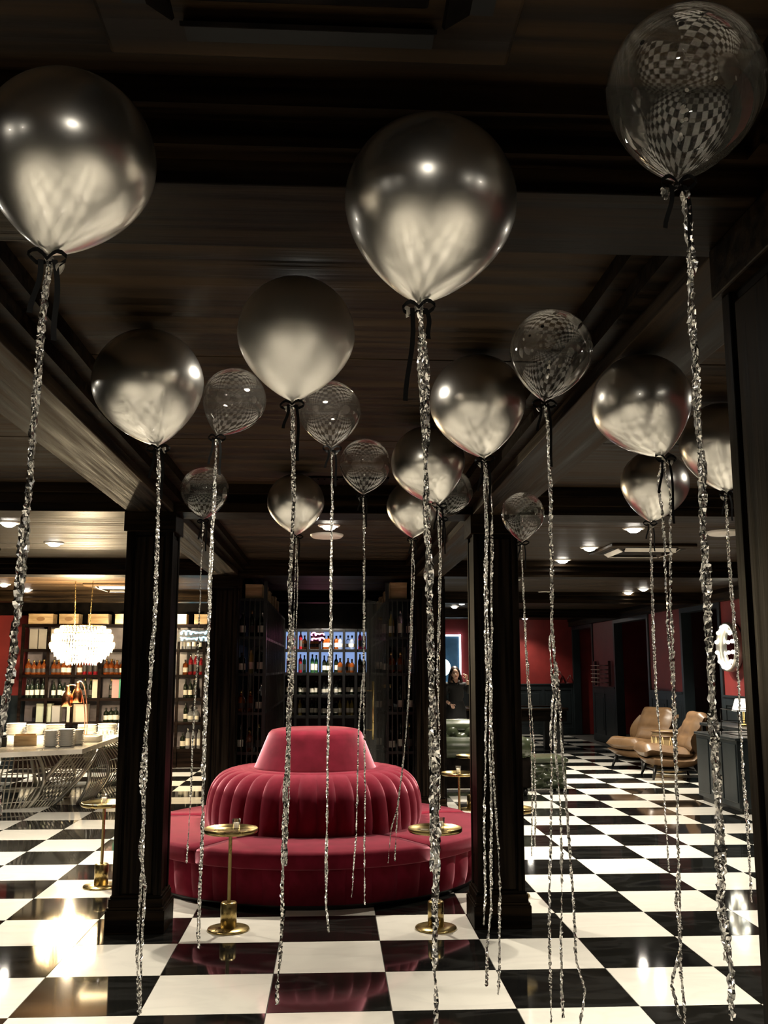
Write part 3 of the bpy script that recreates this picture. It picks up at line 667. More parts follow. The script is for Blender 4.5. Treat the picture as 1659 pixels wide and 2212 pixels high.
# neon signs
M['neon_c'] = P('cyan neon tube', (.6,.9,1), .4, emit=((.25,.75,1), 9)); M['neon_p'] = P('pink neon tube', (1,.5,.7), .4, emit=((1,.16,.42), 4))
def neon(x0, x1, z, y, h, mat, label, n, seed):
    rnd = random.Random(seed); o = empty('neon_sign', ((x0+x1)/2, y, z), label=label, cat='neon sign'); L = x1-x0
    for row in (0, 1):
        pts = []; m_ = n*14; hh = h*(.30 if row else .34); zc = h*(.24 if row == 0 else -.26); ph = rnd.random()*3
        for q in range(m_+1):
            t = q/m_; u = t*n*2*PI+ph; amp = hh*(.5+.45*math.sin(t*7+row*2))
            pts.append((-L/2+L*.06+L*.88*t+L/n*.30*math.sin(u), -.004*math.cos(u), zc+amp*.5*math.cos(u)))
        MB().tube(pts, .010, 6).build('neon_tube', mat, o)
    MB().box(-L/2, L/2, .02, .035, -h*.5, h*.5).build('backing_plate', M['black'], o)
neon(-2.56, -2.02, 2.14, 16.312, .2, M['neon_c'], 'glowing cyan neon sign above the bar, right of the front column', 6, 'c')
neon(-.36, -.14, 2.13, 16.312, .16, M['neon_p'], 'glowing pink neon sign behind the middle back bar bottles', 3, 'p')

# middle back bar, glowing blue
M['blueback'] = P('blue backlit panel', (.3,.4,.6), .4, emit=((.34,.50,.92), .28))
LV2 = [.40, .83, 1.17, 1.53, 1.92]
o = shelving('back_bar', -.80, .60, YB0, YB1, LV2+[2.26], [-.80+.2*k for k in range(8)], 'blue lit middle back bar with rows of bottles', M['black'], M['black'])
for z0, z1, s in ((1.93, 2.22, 1), (1.54, 1.885, .8)):
    MB().box(-.69, .69, .35, .37, z0, z1).build('lit_panel', M['blueback'], o)
mixC = {1.92: ['ruby','amber round','amber whisky','clear round'], 1.53: ['ruby','green','dark wine','amber round','gold capped dark'], 1.17: ['dark wine','black squat','clear round','dark wine'], .83: ['pale gold wine','dark wine','black squat'], .40: ['dark wine','clear round']}
nm2 = {1.92: 'brightest top shelf', 1.53: 'second lit shelf', 1.17: 'third shelf', .83: 'fourth shelf', .40: 'lowest shelf'}
for z, ks in mixC.items():
    x = -.73; n = 0; kind = random.choice(ks)
    while x < .55:
        if n % 3 == 0: kind = ks[(n//3) % len(ks)]
        if not any(abs(x-(-.80+.2*k)) < .048 for k in range(8)):
            bottle(kind, x, 16.46, z, 'on the %s, %s bay, blue middle back bar' % (nm2[z], ORD[int((x+.8)/.2)]), nm2[z]+' middle', random.uniform(.9, 1.0) if z < 1.9 else .95); n += 1
        x += .0667
# wine racks either side
def wine_rack(x0, x1, side, label, where):
    Y0, Y1 = 11.42, 16.1; RL = [.20, .66, 1.107, 1.55, 1.976, 2.42]
    o = empty('wine_rack', ((x0+x1)/2, Y0, 0), label=label, cat='wine rack'); ox = (x0+x1)/2
    for z in RL: MB().box(x0-ox, x1-ox, 0, Y1-Y0, z-.03, z).build('rack_shelf', M['black'], o)
    inner = x1 if side < 0 else x0
    for k in range(10): MB().box(x0-ox+(x1-x0)*k/9-.006, x0-ox+(x1-x0)*k/9+.006, -.012, .0, 0, RL[-1]).build('front_rod', M['blackmetal'], o)
    for k in range(24):
        y = .05+(Y1-Y0-.1)*k/23; MB().box(inner-ox-.006, inner-ox+.006, y-.006, y+.006, 0, RL[-1]).build('side_rod', M['blackmetal'], o)
    for x in (x0, x1): MB().box(x-ox-.02, x-ox+.02, -.02, .03, 0, 2.62).build('corner_post', M['black'], o)
    out = x0 if side < 0 else x1
    ks = ['dark wine','gold capped dark','dark wine','pale gold wine','black squat','clear gin','amber round']
    for z in RL[:-1]:
        zn = ['bottom','low','middle','upper','top'][RL.index(z)]
        for k in range(5):
            x = x0+.06+(x1-x0-.12)*k/4
            if random.random() < .8: bottle(random.choice(ks), x, Y0+.1+random.uniform(0,.05), z, 'at the front of the %s level, %s' % (zn, where), zn+' front '+where)
        for k in range(6):
            y = Y0+.5+.62*k
            if random.random() < .55: bottle(random.choice(ks), inner+side*.07, y, z, 'inside along the %s level, %s' % (zn, where), zn+' side '+where)
    for k in range(2): carton(x0+.14+.26*k, Y0+.18, 2.421, .2, .24, .2-.03*k, M['crate'], 'wooden crate at the front on top of the %s, %s' % (where, ('left', 'right')[k]), None, None, 'wine_crate')
    for k in range(5): carton(inner+side*.14, Y0+.75+.62*k, 2.421, .22, .34, .2-.02*(k % 3), M['crate'], 'wooden crate in the receding row atop the %s, %s from front' % (where, ORD[k]), 'crates on the racks', None, 'wine_crate')
    return o
wine_rack(-1.33, -.785, -1, 'black rod wine rack behind the sofa, left of the passage', 'left wine rack')
wine_rack(.645, 1.19, 1, 'black rod wine rack behind the sofa, right of the passage', 'right wine rack')
gd = empty('glass_door', (.64, 11.2, 0), 1.15, label='open clear glass door with tall brass handle behind the sofa', cat='glass door')
MB().box(-.66, -.02, -.005, .005, .02, 2.35).build('pane', M['pane'], gd)
hd = MB().tube([(-.58,-.05,.85),(-.58,-.05,1.47)], .013, 8).build('handle', M['brass'], gd)
for z in (.95, 1.37): MB().tube([(-.58,-.05,z),(-.58,.0,z)], .008, 6).build('handle_post', M['brass'], hd)

# ================================================================ chandelier
ch = empty('chandelier', (-3.435, 13.6, 1.66), label='glowing round crystal chandelier over the buffet table', cat='chandelier')
M['crystal'] = P('lit crystal', (.95,.90,.78), .08, 0, Transmission_Weight=.35, IOR=1.5, emit=((1,.80,.50), .5))
M['bulb'] = P('warm bulb', (1,.9,.7), .5, emit=((1,.80,.50), 60))
def drop(b, x, y, z, r, h):
    i = [b.P((x+r*math.cos(a), y+r*math.sin(a), z)) for a in (0, PI/2, PI, 1.5*PI)]; t = b.P((x, y, z+h*.35)); d = b.P((x, y, z-h*.65))
    for k in range(4): b.F((i[k], i[(k+1)%4], t)); b.F((i[(k+1)%4], i[k], d))
for k, (R, z, n, h, r) in enumerate(((.30,.50,40,.06,.011), (.37,.45,52,.08,.012), (.40,.37,60,.12,.013), (.425,.27,64,.09,.013), (.40,.215,60,.08,.012), (.36,.16,56,.08,.012), (.32,.11,52,.07,.012), (.27,.065,44,.07,.011), (.2,.03,34,.06,.011))):
    b = MB()
    for q in range(n):
        a = 2*PI*q/n+k*.1; drop(b, R*math.cos(a), R*math.sin(a), z+random.uniform(-.01,.01), r, h)
        if k in (2, 3, 4, 5, 6, 7): drop(b, (R-.035)*math.cos(a+.06), (R-.035)*math.sin(a+.06), z+.04, r*.8, h*.8)
    tier = b.build('crystal_tier', M['crystal'], ch)
    MB().tube([((R-.01)*math.cos(2*PI*t/32), (R-.01)*math.sin(2*PI*t/32), z+h*.4) for t in range(33)], .005, 6, cap=False).build('hoop', M['brass'], tier)
for q in range(12):
    a = 2*PI*q/12; MB().ball((.33*math.cos(a), .33*math.sin(a), .37), .018, rz=.028, n=8, h=6).build('bulb', M['bulb'], ch)
for s in (-1, 1):
    p0, p1 = Vector((s*.10, -.05, .5)), Vector((s*.12, -.05, 1.135)); b = MB()
    for k in range(26):
        p = p0.lerp(p1, (k+.5)/26); pts = [p+Vector((.007*math.cos(t) if k % 2 else 0, 0 if k % 2 else .007*math.cos(t), .017*math.sin(t))) for t in [2*PI*q/8 for q in range(9)]]
        b.tube(pts, .0028, 5, cap=False)
    b.build('chain', M['brass'], ch)
for dz, pw in ((.48, .75), (.02, .25)):
    l = bpy.data.lights.new('chandelier_glow', 'POINT'); l.energy = CHANDELIER_W*pw; l.color = (1,.78,.48); l.shadow_soft_size = .04
    b = bpy.data.objects.new('chandelier_glow', l); COL.objects.link(b); b.parent = ch; b.location = (0, 0, dz)

# ================================================================ buffet table on bent wire legs
TZ = .69
tb = empty('buffet_table', (-3.6, 12.6, 0), label='pale stone buffet table on bent steel wire legs, stacked with plates', cat='table')
tb_pts = [(-2.86,11.56), (-2.90,14.6), (-5.0,14.6), (-5.0,10.35)]
MB().prism([(x+3.6, y-12.6) for x, y in tb_pts][::-1], TZ-.055, TZ).build('table_top', M['stone'], tb, bevel=.004)
def wire_leg(A, B, bulge, twist, n=10, label=None):
    # a band of wires between plan points A-B, arching out and back in
    lg = empty('wire_leg'); lg.parent = tb
    A, B = Vector((A[0]+3.6, A[1]-12.6)), Vector((B[0]+3.6, B[1]-12.6)); t_ = (B-A).normalized(); nrm = Vector((t_.y, -t_.x))
    def pt(u, s):
        base = A.lerp(B, u); q = base + t_*(twist*(s-.5)+bulge[0]*math.sin(s*PI)*(2*u-1)) + nrm*(bulge[1]*math.sin(s*PI)); return Vector((q.x, q.y, .004+(TZ-.065)*s))
    for k in range(n):
        u = k/(n-1); r_ = .022 if k in (0, n-1) else .0085
        MB().tube([pt(u, s/12) for s in range(13)], r_, 6).build('wire', M['steel'], lg)
    for s in (.12, .38, .64, .88): MB().tube([pt(u/8, s) for u in range(9)], .007, 6).build('cross_wire', M['steel'], lg)
wire_leg((-3.86,11.70), (-3.50,11.88), (.10,.16), .06, 11); wire_leg((-3.36,11.95), (-3.05,12.08), (.03,.08), .50, 11); wire_leg((-3.02,12.16), (-2.98,12.75), (.10,.14), .12, 11); wire_leg((-3.62,12.35), (-3.40,12.8), (.1,.1), -.2)
wire_leg((-3.1,13.4), (-3.0,14.2), (.12,.2), -.2)
plate_m = {}
def plate_mesh(R): return MB().lathe([(0,.004),(R*.55,.004),(R*.6,0),(R*.66,0),(R,.013),(R,.016),(R*.62,.008),(0,.007)], 26).mesh('plate', M['white'])
pm = {.13: plate_mesh(.13), .10: plate_mesh(.10), .085: plate_mesh(.085)}
stk = [(-4.42,14.1,.13,14,'at the far left'), (-4.13,14.05,.13,13,'second from the left at the back'), (-3.85,14.0,.13,13,'third from the left at the back'), (-3.44,14.12,.13,12,'right of the copper lamps'), (-3.16,14.12,.13,13,'second from the right at the back'), (-2.99,14.4,.085,12,'at the far right end'),
       (-3.33,11.95,.085,17,'small left of the front pair'), (-3.17,12.02,.10,18,'larger right of the front pair'), (-3.10,12.25,.085,16,'behind the front pair')]
for x, y, R, n, wh in stk:
    for k in range(n):
        q = link('plate', pm[R], loc=(x+random.uniform(-.004,.004), y+random.uniform(-.004,.004), TZ+.0005+k*.0108), label=('topmost white plate of the stack %s of the buffet table' if k == n-1 else 'white plate lower in the stack %s of the buffet table') % wh, cat='plate', group='plates stacked '+wh)
def crate_box(x, y, w_, d, h, mat, label, name, rz=0):
    o = empty(name, (x, y, TZ), rz, label=label, cat='tray'); t_ = .012
    MB().box(-w_/2, w_/2, -d/2, d/2, 0.0005, t_).build('tray_base', mat, o)
    for bx in ((-w_/2, w_/2, -d/2, -d/2+t_), (-w_/2, w_/2, d/2-t_, d/2), (-w_/2, -w_/2+t_, -d/2+t_, d/2-t_), (w_/2-t_, w_/2, -d/2+t_, d/2-t_)): MB().box(*bx, t_, h).build('tray_side', mat, o, bevel=.002)
crate_box(-3.72, 12.25, .26, .34, .12, M['crate'], 'wooden cutlery box left of the small plates', 'cutlery_box', .3)
crate_box(-4.10, 12.1, .40, .40, .11, M['black'], 'black tray at the left front of the buffet table', 'black_tray', .3)
crate_box(-3.05, 12.75, .22, .3, .07, M['white'], 'white napkin tray right of the front plates', 'napkin_tray')
for k in range(5):
    o = empty('tumbler', (-2.98-.08*(k % 2), 13.2+.1*k, TZ), label='clear tumbler near the right edge of the buffet table', cat='glass', group='tumblers on the buffet')
    MB().lathe([(0,.0005),(.03,.0005),(.034,.09),(.031,.09),(.028,.008),(0,.008)], 12).build('glass', M['cup'], o)
# copper heat lamp: two bell shades on bent pipes
hl = empty('heat_lamp', (-3.357, 13.7, TZ), label='copper heat lamp with two bell shades on bent pipes', cat='lamp')
MB().lathe([(0,.0005),(.09,.0005),(.09,.02),(.02,.03),(0,.03)], 20).build('foot', M['copper'], hl)
for dx, tx_, zs in ((-.015,-.27,.42), (.015,-.135,.47)):
    MB().lathe([(.072,0),(.074,.003),(.070,.12),(.055,.17),(.028,.21),(.022,.27),(.014,.285),(0,.286)], 20, (tx_, 0, zs-.02)).build('bell_shade', M['copper'], hl)
    top = Vector((tx_, 0, zs+.262)); pts = []
    for q in range(15):
        t = q/14; p0, p1, p2, p3 = Vector((dx,0,.03)), Vector((dx+.01,0,.45)), Vector((dx-.06, 0, zs+.34)), top
        pts.append(p0*(1-t)**3+p1*3*t*(1-t)**2+p2*3*t*t*(1-t)+p3*t**3)
    MB().tube(pts, .007, 8).build('bent_pipe', M['pinktube'], hl)

# ================================================================ right room furniture
def tuft(b, w_, h, nx, nz, d, y0, z0, m=0):
    # diamond tufted panel facing -y
    U, V = nx*8, nz*8
    def fn(u, v):
        a, c = u*nx, v*nz
        g = (abs(math.cos(PI*(a+c)))*abs(math.cos(PI*(a-c))))**.35
        e = min(u, 1-u, v, 1-v)*8; k = min(1, e)
        dp = d*(g*.75+.25)
        # button dimples
        q = min((a+.5-round(a+.5))**2+(c-round(c))**2, (a-round(a))**2+(c+.5-round(c+.5))**2)
        dp -= d*.9*math.exp(-q*28)
        return (-w_/2+w_*u, y0-dp*k, z0+h*v)
    b.grid(fn, U, V, m)
def buttons(b, w_, h, nx, nz, y0, z0, r=.012):
    for i in range(nx*2+1):
        for j in range(nz*2+1):
            if (i+j) % 2 == 1 and 0 < i < nx*2 and 0 < j < nz*2: b.ball((-w_/2+w_*i/nx/2, y0, z0+h*j/nz/2), r, n=8, h=4)
GL = M['greenleather']
def roll(b, x0, x1, y, z, r):
    n = 12; path = [(x0+(x1-x0)*k/n, y, z) for k in range(n+1)]; b.tube(path, [r*.93]+[r*(1+.03*math.sin(k*2.1)) for k in range(n-1)]+[r*.93], 18)
# sofa facing the camera
s1 = empty('tufted_sofa', (2.12, 15.0, 0), label='green tufted leather sofa facing forward below the standing woman', cat='sofa')
b = MB(); tuft(b, 1.40, .42, 5, 2, .06, -.02, .36); tf = b.build('tufted_back', GL, s1)
b = MB(); buttons(b, 1.40, .42, 5, 2, -.03, .36); b.build('buttons', M['black'], tf)
b = MB(); roll(b, -.74, .74, .03, .74, .10); b.build('back_roll', GL, s1)
MB().box(-.72, .72, -.02, .14, .12, .76).build('back_frame', GL, s1, bevel=.02)
MB().box(-.65, .65, -.85, -.05, .14, .30).build('seat_base', GL, s1, bevel=.02)
for k in range(2): MB().box(-.63+.635*k, -.005+.635*k, -.86, -.08, .30, .43).build('seat_cushion', GL, s1, bevel=.04)
for s in (-1, 1):
    MB().box(min(s*.63, s*.76), max(s*.63, s*.76), -.86, .05, .12, .50).build('arm', GL, s1, bevel=.03)
    b = MB(); b.M = Matrix.Rotation(PI/2, 4, 'Z'); roll(b, -.88, .05, -s*.70, .52, .09); b.build('arm_roll', GL, s1)
    for y in (-.8, 0): MB().lathe([(0,0),(.02,0),(.035,.06),(.03,.12),(0,.12)], 12, (s*.68, y, 0)).build('foot', M['black'], s1)
# sofa turned away from the camera
s2 = empty('tufted_sofa', (1.95, 12.55, 0), label='green leather sofa turned away, its rolled back toward the viewer', cat='sofa')
b = MB(); roll(b, -.6, .6, .06, .60, .135); b.build('back_roll', GL, s2)
MB().box(-.6, .6, 0, .14, .10, .58).build('back_panel', M['trim'], s2, bevel=.02)
MB().box(-.48, .48, .14, .85, .12, .38).build('seat', GL, s2, bevel=.04)
for s in (-1, 1):
    b = MB(); b.M = Matrix.Rotation(PI/2, 4, 'Z'); roll(b, .0, .86, -s*.50, .56, .10); b.build('arm_roll', GL, s2)
    MB().box(min(s*.48,s*.6), max(s*.48,s*.6), .02, .86, .10, .52).build('arm', GL, s2, bevel=.02)
    for y in (.06, .8): MB().lathe([(0,0),(.02,0),(.035,.05),(.03,.10),(0,.10)], 12, (s*.53, y, 0)).build('foot', M['black'], s2)
ot = empty('tufted_ottoman', (2.87, 13.35, 0), label='low green tufted leather ottoman right of the middle column', cat='ottoman')
MB().box(-.26, .26, -.26, .30, .03, .36).build('body', GL, ot, bevel=.02)
b = MB(); tuft(b, .52, .32, 2, 2, .045, -.262, .03); tf = b.build('tufted_front', GL, ot)
b = MB(); buttons(b, .52, .32, 2, 2, -.268, .03, .014); b.build('buttons', M['black'], tf)
MB().box(-.29, .29, -.30, .33, .36, .43).build('cushion_top', GL, ot, bevel=.03)
for sx in (-1,1):
    for sy in (-1,1): MB().box(sx*.2-.02, sx*.2+.02, sy*.2-.02, sy*.2+.02, 0, .03).build('foot', M['black'], ot)

# tan lounge chairs
def slab(b, prof, x0, x1, th, bow=0, nx=8, m=0, puff=0):
    # prof: list of (y,z) centre line; a curved slab of thickness th, bowed at its sides
    pr = [Vector((0, y, z)) for y, z in prof]; n = len(pr); T_ = []
    for k in range(n):
        t = (pr[min(k+1,n-1)]-pr[max(k-1,0)]).normalized(); T_.append(Vector((0, -t.z, t.y)))
    def surf(sign):
        def fn(u, v):
            q = v*(n-1); k = min(int(q), n-2); f = q-k; p = pr[k].lerp(pr[k+1], f); nn = T_[k].lerp(T_[k+1], f).normalized()
            e = (2*u-1); edge = (1-abs(e)**6)**.5*(1-abs(2*v-1)**10)**.5
            pf = puff*abs(math.sin(v*PI*3))**.4*(1-e**4) if sign > 0 else 0
            p = p+nn*(sign*th/2*edge+bow*e*e+pf); return (x0+(x1-x0)*u, p.y, p.z)
        return fn
    b.grid(surf(1), nx, n*3, m); b.grid(surf(-1), nx, n*3, m)
def lounge_chair(x, y, rz, label):
    o = empty('lounge_chair', (x, y, 0), rz, label=label, cat='armchair'); L = M['leather']
    b = MB(); slab(b, [(-.46,.27),(-.2,.235),(.05,.22),(.22,.24),(.32,.34),(.38,.55),(.44,.72),(.49,.84)], -.38, .38, .15, .04); b.build('shell', L, o)
    b = MB(); slab(b, [(-.50,.375),(-.42,.41),(-.2,.375),(.05,.345),(.20,.345)], -.34, .34, .17, .02, puff=.022); b.build('seat_cushion', L, o)
    b = MB(); slab(b, [(.17,.38),(.24,.50),(.30,.64),(.35,.77),(.40,.87),(.44,.85)], -.34, .34, .16, .03, puff=.025); b.build('back_cushion', L, o)
    for s in (-1, 1):
        def wing(u, v, s=s, off=0):
            z = .40+.42*v; y_ = .28+.17*v-.20*(1-u)*math.sin(v*PI*.8+.4); return (s*(.33+.06*(1-u)+off), y_, z)
        b = MB(); b.grid(lambda u, v: wing(u, v), 5, 8); b.grid(lambda u, v: wing(u, v, off=.035), 5, 8)
        b.build('wing', L, o)
        for yy, dy in ((-.34, -.06), (.24, .08)):
            MB().tube([(s*.27, yy, .20), (s*.33, yy+dy, 0.0)], [.032, .016], 10).build('leg', M['black'], o)
    MB().box(-.29, .29, -.34, .22, .125, .15).build('under_frame', M['black'], o, bevel=.005)
    return o
lounge_chair(5.12, 16.0, -1.05, 'tan leather lounge chair at the back, turned toward the viewer')
lounge_chair(5.10, 14.55, -1.62, 'tan leather lounge chair in front, seen from its side')
dr = empty('drum_table', (5.29, 15.27, 0), label='rope laced leather drum table between the tan chairs', cat='side table')
M['hide'] = P('pale drum hide', (.32,.23,.11), .6); M['rope'] = P('rope', (.40,.28,.12), .8)
MB().lathe([(0,.02),(.24,.02),(.25,.06),(.25,.57),(.24,.63),(0,.63)], 28).build('drum_body', M['hide'], dr)
for z in (.06, .56, .63): MB().tube([(.255*math.cos(2*PI*k/28), .255*math.sin(2*PI*k/28), z) for k in range(29)], .014, 7, cap=False).build('hoop', M['leather'], dr)
for k in range(14):
    a, c = 2*PI*k/14, 2*PI*(k+.5)/14
    MB().tube([(.262*math.cos(a), .262*math.sin(a), .56), (.262*math.cos(c), .262*math.sin(c), .07), (.262*math.cos(2*c-a), .262*math.sin(2*c-a), .56)], .006, 5).build('lacing', M['rope'], dr)
# dark sideboard at the right
sb = empty('sideboard', (4.95, 11.5, 0), label='dark blue grey sideboard behind the near right column', cat='sideboard')
MB().box(-.40, .42, -.60, .62, .06, .80).build('cabinet', M['bluewood'], sb, bevel=.006)
MB().box(-.42, .44, -.62, .64, .80, .83).build('top', M['bluewood'], sb, bevel=.005)
for y in (-.58, -.18, .22): MB().box(-.412, -.40, y, y+.36, .12, .76).build('door_panel', M['bluewood'], sb, bevel=.006)
MB().box(-.36, .38, -.56, .58, 0, .06).build('plinth', M['black'], sb)
wr = empty('wire_rack', (4.85, 11.3, .83), label='black wire rack standing on the dark sideboard', cat='rack')
for z in (.02, .16, .30):
    MB().tube([(-.2,-.25,z),(.2,-.25,z),(.2,.25,z),(-.2,.25,z),(-.2,-.25,z)], .006, 6).build('hoop', M['blackmetal'], wr)
for x in (-.2, .2):
    for y in (-.25, .25): MB().tube([(x,y,0),(x,y,.3)], .006, 6).build('post', M['blackmetal'], wr)
tl = empty('table_lamp', (5.55, 13.0, .84), label='cream shaded lamp low by the mirror at the right', cat='lamp')
M['shade'] = P('lit cream shade', (.8,.75,.65), .7, emit=((1,.88,.7), 1.2))
MB().lathe([(0,0),(.07,0),(.07,.02),(.015,.03),(.012,.26),(0,.26)], 16).build('base', M['brass'], tl)
MB().lathe([(.10,.36),(.15,.20)], 20).build('shade', M['shade'], tl)
cs = empty('console', (5.58, 13.1, 0), label='dark console table against the right wall', cat='table')
MB().box(-.30, .30, -.8, .8, .80, .84).build('top', M['bluewood'], cs, bevel=.004)
for x in (-.26, .26):
    for y in (-.76, .76): MB().box(x-.025, x+.025, y-.025, y+.025, 0, .80).build('leg', M['black'], cs)
# bulb framed mirror on the right wall
mi = empty('bulb_mirror', (5.97, 14.22, 1.92), label='round mirror framed with glowing bulbs on the right wall', cat='mirror')
M['mirror'] = P('mirror glass', (.85,.88,.9), .02, 1); M['mbulb'] = P('mirror bulb', (1,1,.9), .5, emit=((1,.95,.78), 4))
def rot_y(b): b.M = Matrix.Rotation(-PI/2, 4, 'Y')
b = MB(); rot_y(b); b.lathe([(.36,0),(.37,.02),(.36,.12),(.33,.12),(.32,.05),(.32,0)], 36); b.build('mirror_frame', M['steel'], mi)
b = MB(); rot_y(b); b.lathe([(0,.04),(.32,.04)], 32); b.build('mirror_glass', M['mirror'], mi)
for k in range(12):
    a = 2*PI*(k+.5)/12; MB().ball((-.13, .30*math.cos(a), .30*math.sin(a)), .030, n=10, h=6).build('bulb', M['mbulb'], mi)
# cue rack
cr = empty('cue_rack', (5.94, 21.25, 1.2), label='wall rack of billiard cues on the right wall', cat='cue rack')
M['cue'] = P('pale cue wood', (.75,.62,.5), .3); M['butt'] = P('dark cue butt', (.05,.01,.01), .3)
for y in (-.55, .55): MB().box(-.03, .03, y-.05, y+.05, .02, .56).build('bracket', M['butt'], cr, bevel=.01)
for k in range(5):
    z = .10+.09*k; b = MB(); b.tube([(-.05,.72,z),(-.05,0,z)], [.007,.010], 7, 0); b.tube([(-.05,0,z),(-.05,-.72,z)], [.011,.015], 7, 1); b.build('cue', [M['cue'], M['butt']], cr)
for k, (x, s, l) in enumerate(((5.62, .30, 'larger wooden triangle rack on the far dado rail'), (5.88, .20, 'smaller wooden triangle rack on the far dado rail'))):
    o = empty('triangle_rack', (x, 23.93, 1.226), label=l, cat='rack'); q = [(-s/2,0),(s/2,0),(0,s*1.0)]
    for (xa, za), (xb, zb) in zip(q, q[1:]+q[:1]): MB().tube([(xa,0,za+.012),(xb,0,zb+.012)], .012, 6).build('bar', M['butt'], o)
# billiard table
bt = empty('billiard_table', (3.55, 19.2, 0), label='dark billiard table near the far red wall', cat='billiard table')
M['cloth'] = P('blue grey cloth', (.10,.17,.22), .9)
MB().box(-.95, .95, -.55, .55, .60, .80).build('body', M['trim'], bt, bevel=.01)
MB().box(-.88, .88, -.48, .48, .80, .815).build('cloth', M['cloth'], bt)
for bx in ((-.98,.98,-.60,-.48),(-.98,.98,.48,.60),(-.98,-.88,-.48,.48),(.88,.98,-.48,.48)): MB().box(*bx, .80, .85).build('cushion_rail', M['wood_x'], bt, bevel=.01)
for x in (-.8, .8):
    for y in (-.42, .42): MB().box(x-.09, x+.09, y-.09, y+.09, 0, .60).build('leg', M['black'], bt, bevel=.01)
ld = empty('round_light', (2.66, 23.6, 1.62), label='pale glowing disc hanging left of the woman', cat='light')
M['disc'] = P('pale glowing disc', (.8,.9,.9), .5, emit=((.72,.95,1), 1.2))
b = MB(); b.M = Matrix.Rotation(PI/2, 4, 'X'); b.lathe([(0,.02),(.20,.02),(.22,0),(.20,-.02),(0,-.02)], 28); b.build('disc', M['disc'], ld)
MB().tube([(0,0,.21),(0,0,1.18)], .004, 5).build('cord', M['black'], ld)

# ================================================================ the standing woman
def skinned(name, verts, edges, radii, mat, parent, root=0, sub=2):
    me = bpy.data.meshes.new(name); me.from_pydata([Vector(v) for v in verts], edges, [])
    o = bpy.data.objects.new(name, me); COL.objects.link(o)
    sk = o.modifiers.new('skin', 'SKIN'); sk.use_smooth_shade = True
    for k, r in enumerate(radii):
        d = me.skin_vertices[0].data[k]; d.radius = r if isinstance(r, tuple) else (r, r); d.use_root = (k == root)
    sv = o.modifiers.new('sub', 'SUBSURF'); sv.levels = sub; sv.render_levels = sub
    dg = bpy.context.evaluated_depsgraph_get(); dg.update()
    nm_ = bpy.data.meshes.new_from_object(o.evaluated_get(dg)); bpy.data.objects.remove(o)
    return nm_
pw = empty('person', (2.22, 17.5, 0), label='person with long dark hair in black shirt, one hand raised, behind the sofa', cat='person')
SK = M['skin'] = P('skin', (.72,.46,.34), .5); HR = M['hair'] = P('dark brown hair', (.018,.011,.008), .4); CL = M['shirt'] = P('black cloth', (.008,.008,.008), .8)
J = [(0,0,.92),(0,0,1.08),(0,.01,1.24),(0,.01,1.33),(-.005,-.005,1.40),(-.015,-.02,1.47),
     (-.15,0,1.315),(-.215,.03,1.09),(-.165,-.12,1.01),(-.125,-.17,.985),
     (.15,0,1.305),(.25,-.06,1.17),(.205,-.13,1.34),(.19,-.14,1.395),
     (-.09,0,.86),(-.095,-.01,.48),(-.095,.02,.09),(-.10,-.11,.03),(.09,0,.86),(.095,-.01,.48),(.095,.02,.09),(.10,-.11,.03)]
E_ = [(0,1),(1,2),(2,3),(3,4),(4,5),(3,6),(6,7),(7,8),(8,9),(3,10),(10,11),(11,12),(12,13),(0,14),(14,15),(15,16),(16,17),(0,18),(18,19),(19,20),(20,21)]
R_ = [(.13,.10),(.11,.085),(.135,.09),(.10,.07),.045,.05,.05,.038,.028,.028,.05,.038,.028,.028,.085,.055,.038,.03,.085,.055,.038,.03]
bme = skinned('body', J, E_, R_, SK, pw)
bmx = bmesh.new(); bmx.from_mesh(bme)
def join(mb):
    me = mb.mesh('tmp', SK); bmx.from_mesh(me)
def finger(mb, p, d, ln, r, bend):
    p = Vector(p); d = Vector(d).normalized(); bend = Vector(bend); q = [p, p+d*ln*.45, p+d*ln*.75+bend*ln*.3, p+d*ln*.85+bend*ln*.7]
    mb.tube(q, [r, r*.95, r*.85, r*.6], 7)
# head with face, ears
h = MB(); h.M = Matrix.Translation((-.01,-.015,1.515)) @ Matrix.Rotation(-.12, 4, 'Y') @ Matrix.Rotation(.1, 4, 'X')
h.ball((0,0,0), .072, .088, .108, 20, 14); h.ball((0,-.03,-.06), .048, .05, .05, 14, 8)
h.tube([(0,-.085,.012),(0,-.098,-.012),(0,-.104,-.026),(0,-.088,-.032)], [.006,.009,.013,.008], 8)
for s in (-1, 1): h.ball((s*.073,.005,-.01), .010, .02, .03, 8, 6)
join(h)
# hands: palm and five fingers each
h = MB(); h.ball((-.105,-.20,.965), .032, .045, .018, 10, 6)
for k in range(4): finger(h, (-.125+.017*k,-.235+.008*k,.96), (.35,-.8,-.35), (.062,.07,.068,.054)[k], .0085, (.1,.1,-.8))
finger(h, (-.078,-.205,.972), (.9,-.4,.0), .05, .009, (0,-.5,-.4)); join(h)
h = MB(); h.ball((.178,-.145,1.435), .026, .016, .040, 10, 6)
for k in range(4): finger(h, (.195-.015*k,-.15,1.468+.003*k), (-.5,-.5,.75), (.055,.065,.06,.05)[k], .0085, (-.7,-.2,-.3))
finger(h, (.155,-.15,1.43), (-.8,-.4,.3), .05, .009, (-.1,0,.5)); join(h)
bmx.to_mesh(bme); bmx.free(); bme.materials.clear(); bme.materials.append(SK)
for p_ in bme.polygons: p_.use_smooth = True
link('body', bme, pw)
sj = [0,1,2,3,6,7,8,10,11,12]; mp = {v: k for k, v in enumerate(sj)}
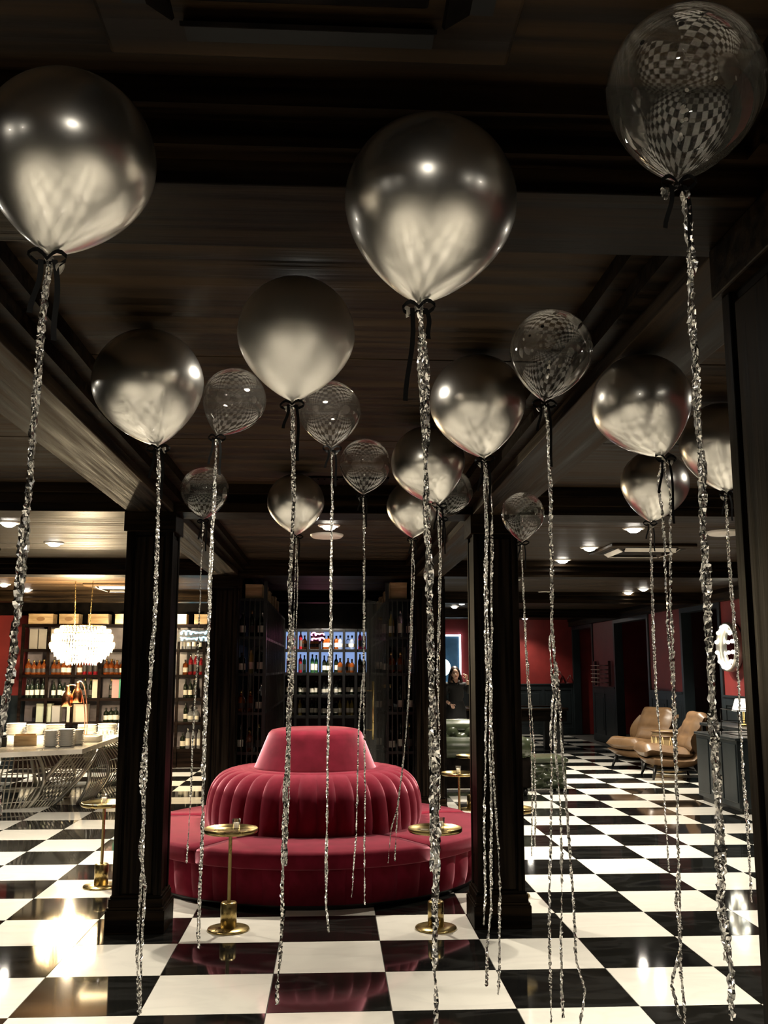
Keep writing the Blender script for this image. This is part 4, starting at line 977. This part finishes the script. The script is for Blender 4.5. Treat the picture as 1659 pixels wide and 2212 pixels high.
sme = skinned('shirt', [J[k] for k in sj], [(mp[a], mp[c]) for a, c in E_ if a in mp and c in mp], [(.155,.12),(.135,.11),(.16,.115),(.115,.09),.068,.055,.042,.068,.055,.042], CL, pw)
sme.materials.clear(); sme.materials.append(CL); link('shirt', sme, pw)
b = MB(); b.lathe([(.13,1.04),(.165,.95),(.185,.86),(.20,.6),(.21,.42),(.19,.42),(.15,.86)], 24, sy=.75); b.build('skirt', CL, pw)
b = MB(); b.tube([(-.06,-.07,1.39),(-.035,-.095,1.35),(0,-.11,1.31),(.035,-.095,1.35),(.06,-.07,1.39)], .014, 6); b.build('collar', CL, pw)
# face details
b = MB(); b.M = Matrix.Translation((-.01,-.015,1.515)) @ Matrix.Rotation(-.12, 4, 'Y') @ Matrix.Rotation(.1, 4, 'X')
for s in (-1, 1): b.ball((s*.030,-.080,.010), .012, .006, .006, 8, 6); b.tube([(s*.015,-.088,.030),(s*.032,-.084,.034),(s*.048,-.073,.028)], .004, 5)
b.build('eyes_and_brows', HR, pw)
b = MB(); b.M = Matrix.Translation((-.01,-.015,1.515)) @ Matrix.Rotation(-.12, 4, 'Y') @ Matrix.Rotation(.1, 4, 'X'); b.ball((0,-.083,-.052), .022, .008, .007, 10, 6)
b.build('lips', P('lips', (.45,.10,.10), .4), pw)
# long hair
b = MB()
b.M = Matrix.Translation((-.01,.002,1.530)) @ Matrix.Rotation(-.12, 4, 'Y'); b.ball((0,.002,.012), .089, .094, .104, 20, 12)
b.M = Matrix()
for k in range(26):
    t = k/25; a = -.35+t*(PI+.7); x = .082*math.cos(a); y = .02+.07*math.sin(a); s = 1 if x > 0 else -1
    ln = .30+.10*math.sin(k*1.7)+(.08 if x > 0 else 0)
    b.tube([(-.005+x*.8, y*.8, 1.575), (-.01+x*1.08, y, 1.50), (x*1.2+s*.01, y*1.05-.015, 1.40), (x*1.25+s*.02, y-.03, 1.575-ln), (x*1.1, y-.035, 1.53-ln)], [.02,.024,.026,.022,.006], 7)
b.build('hair', HR, pw)
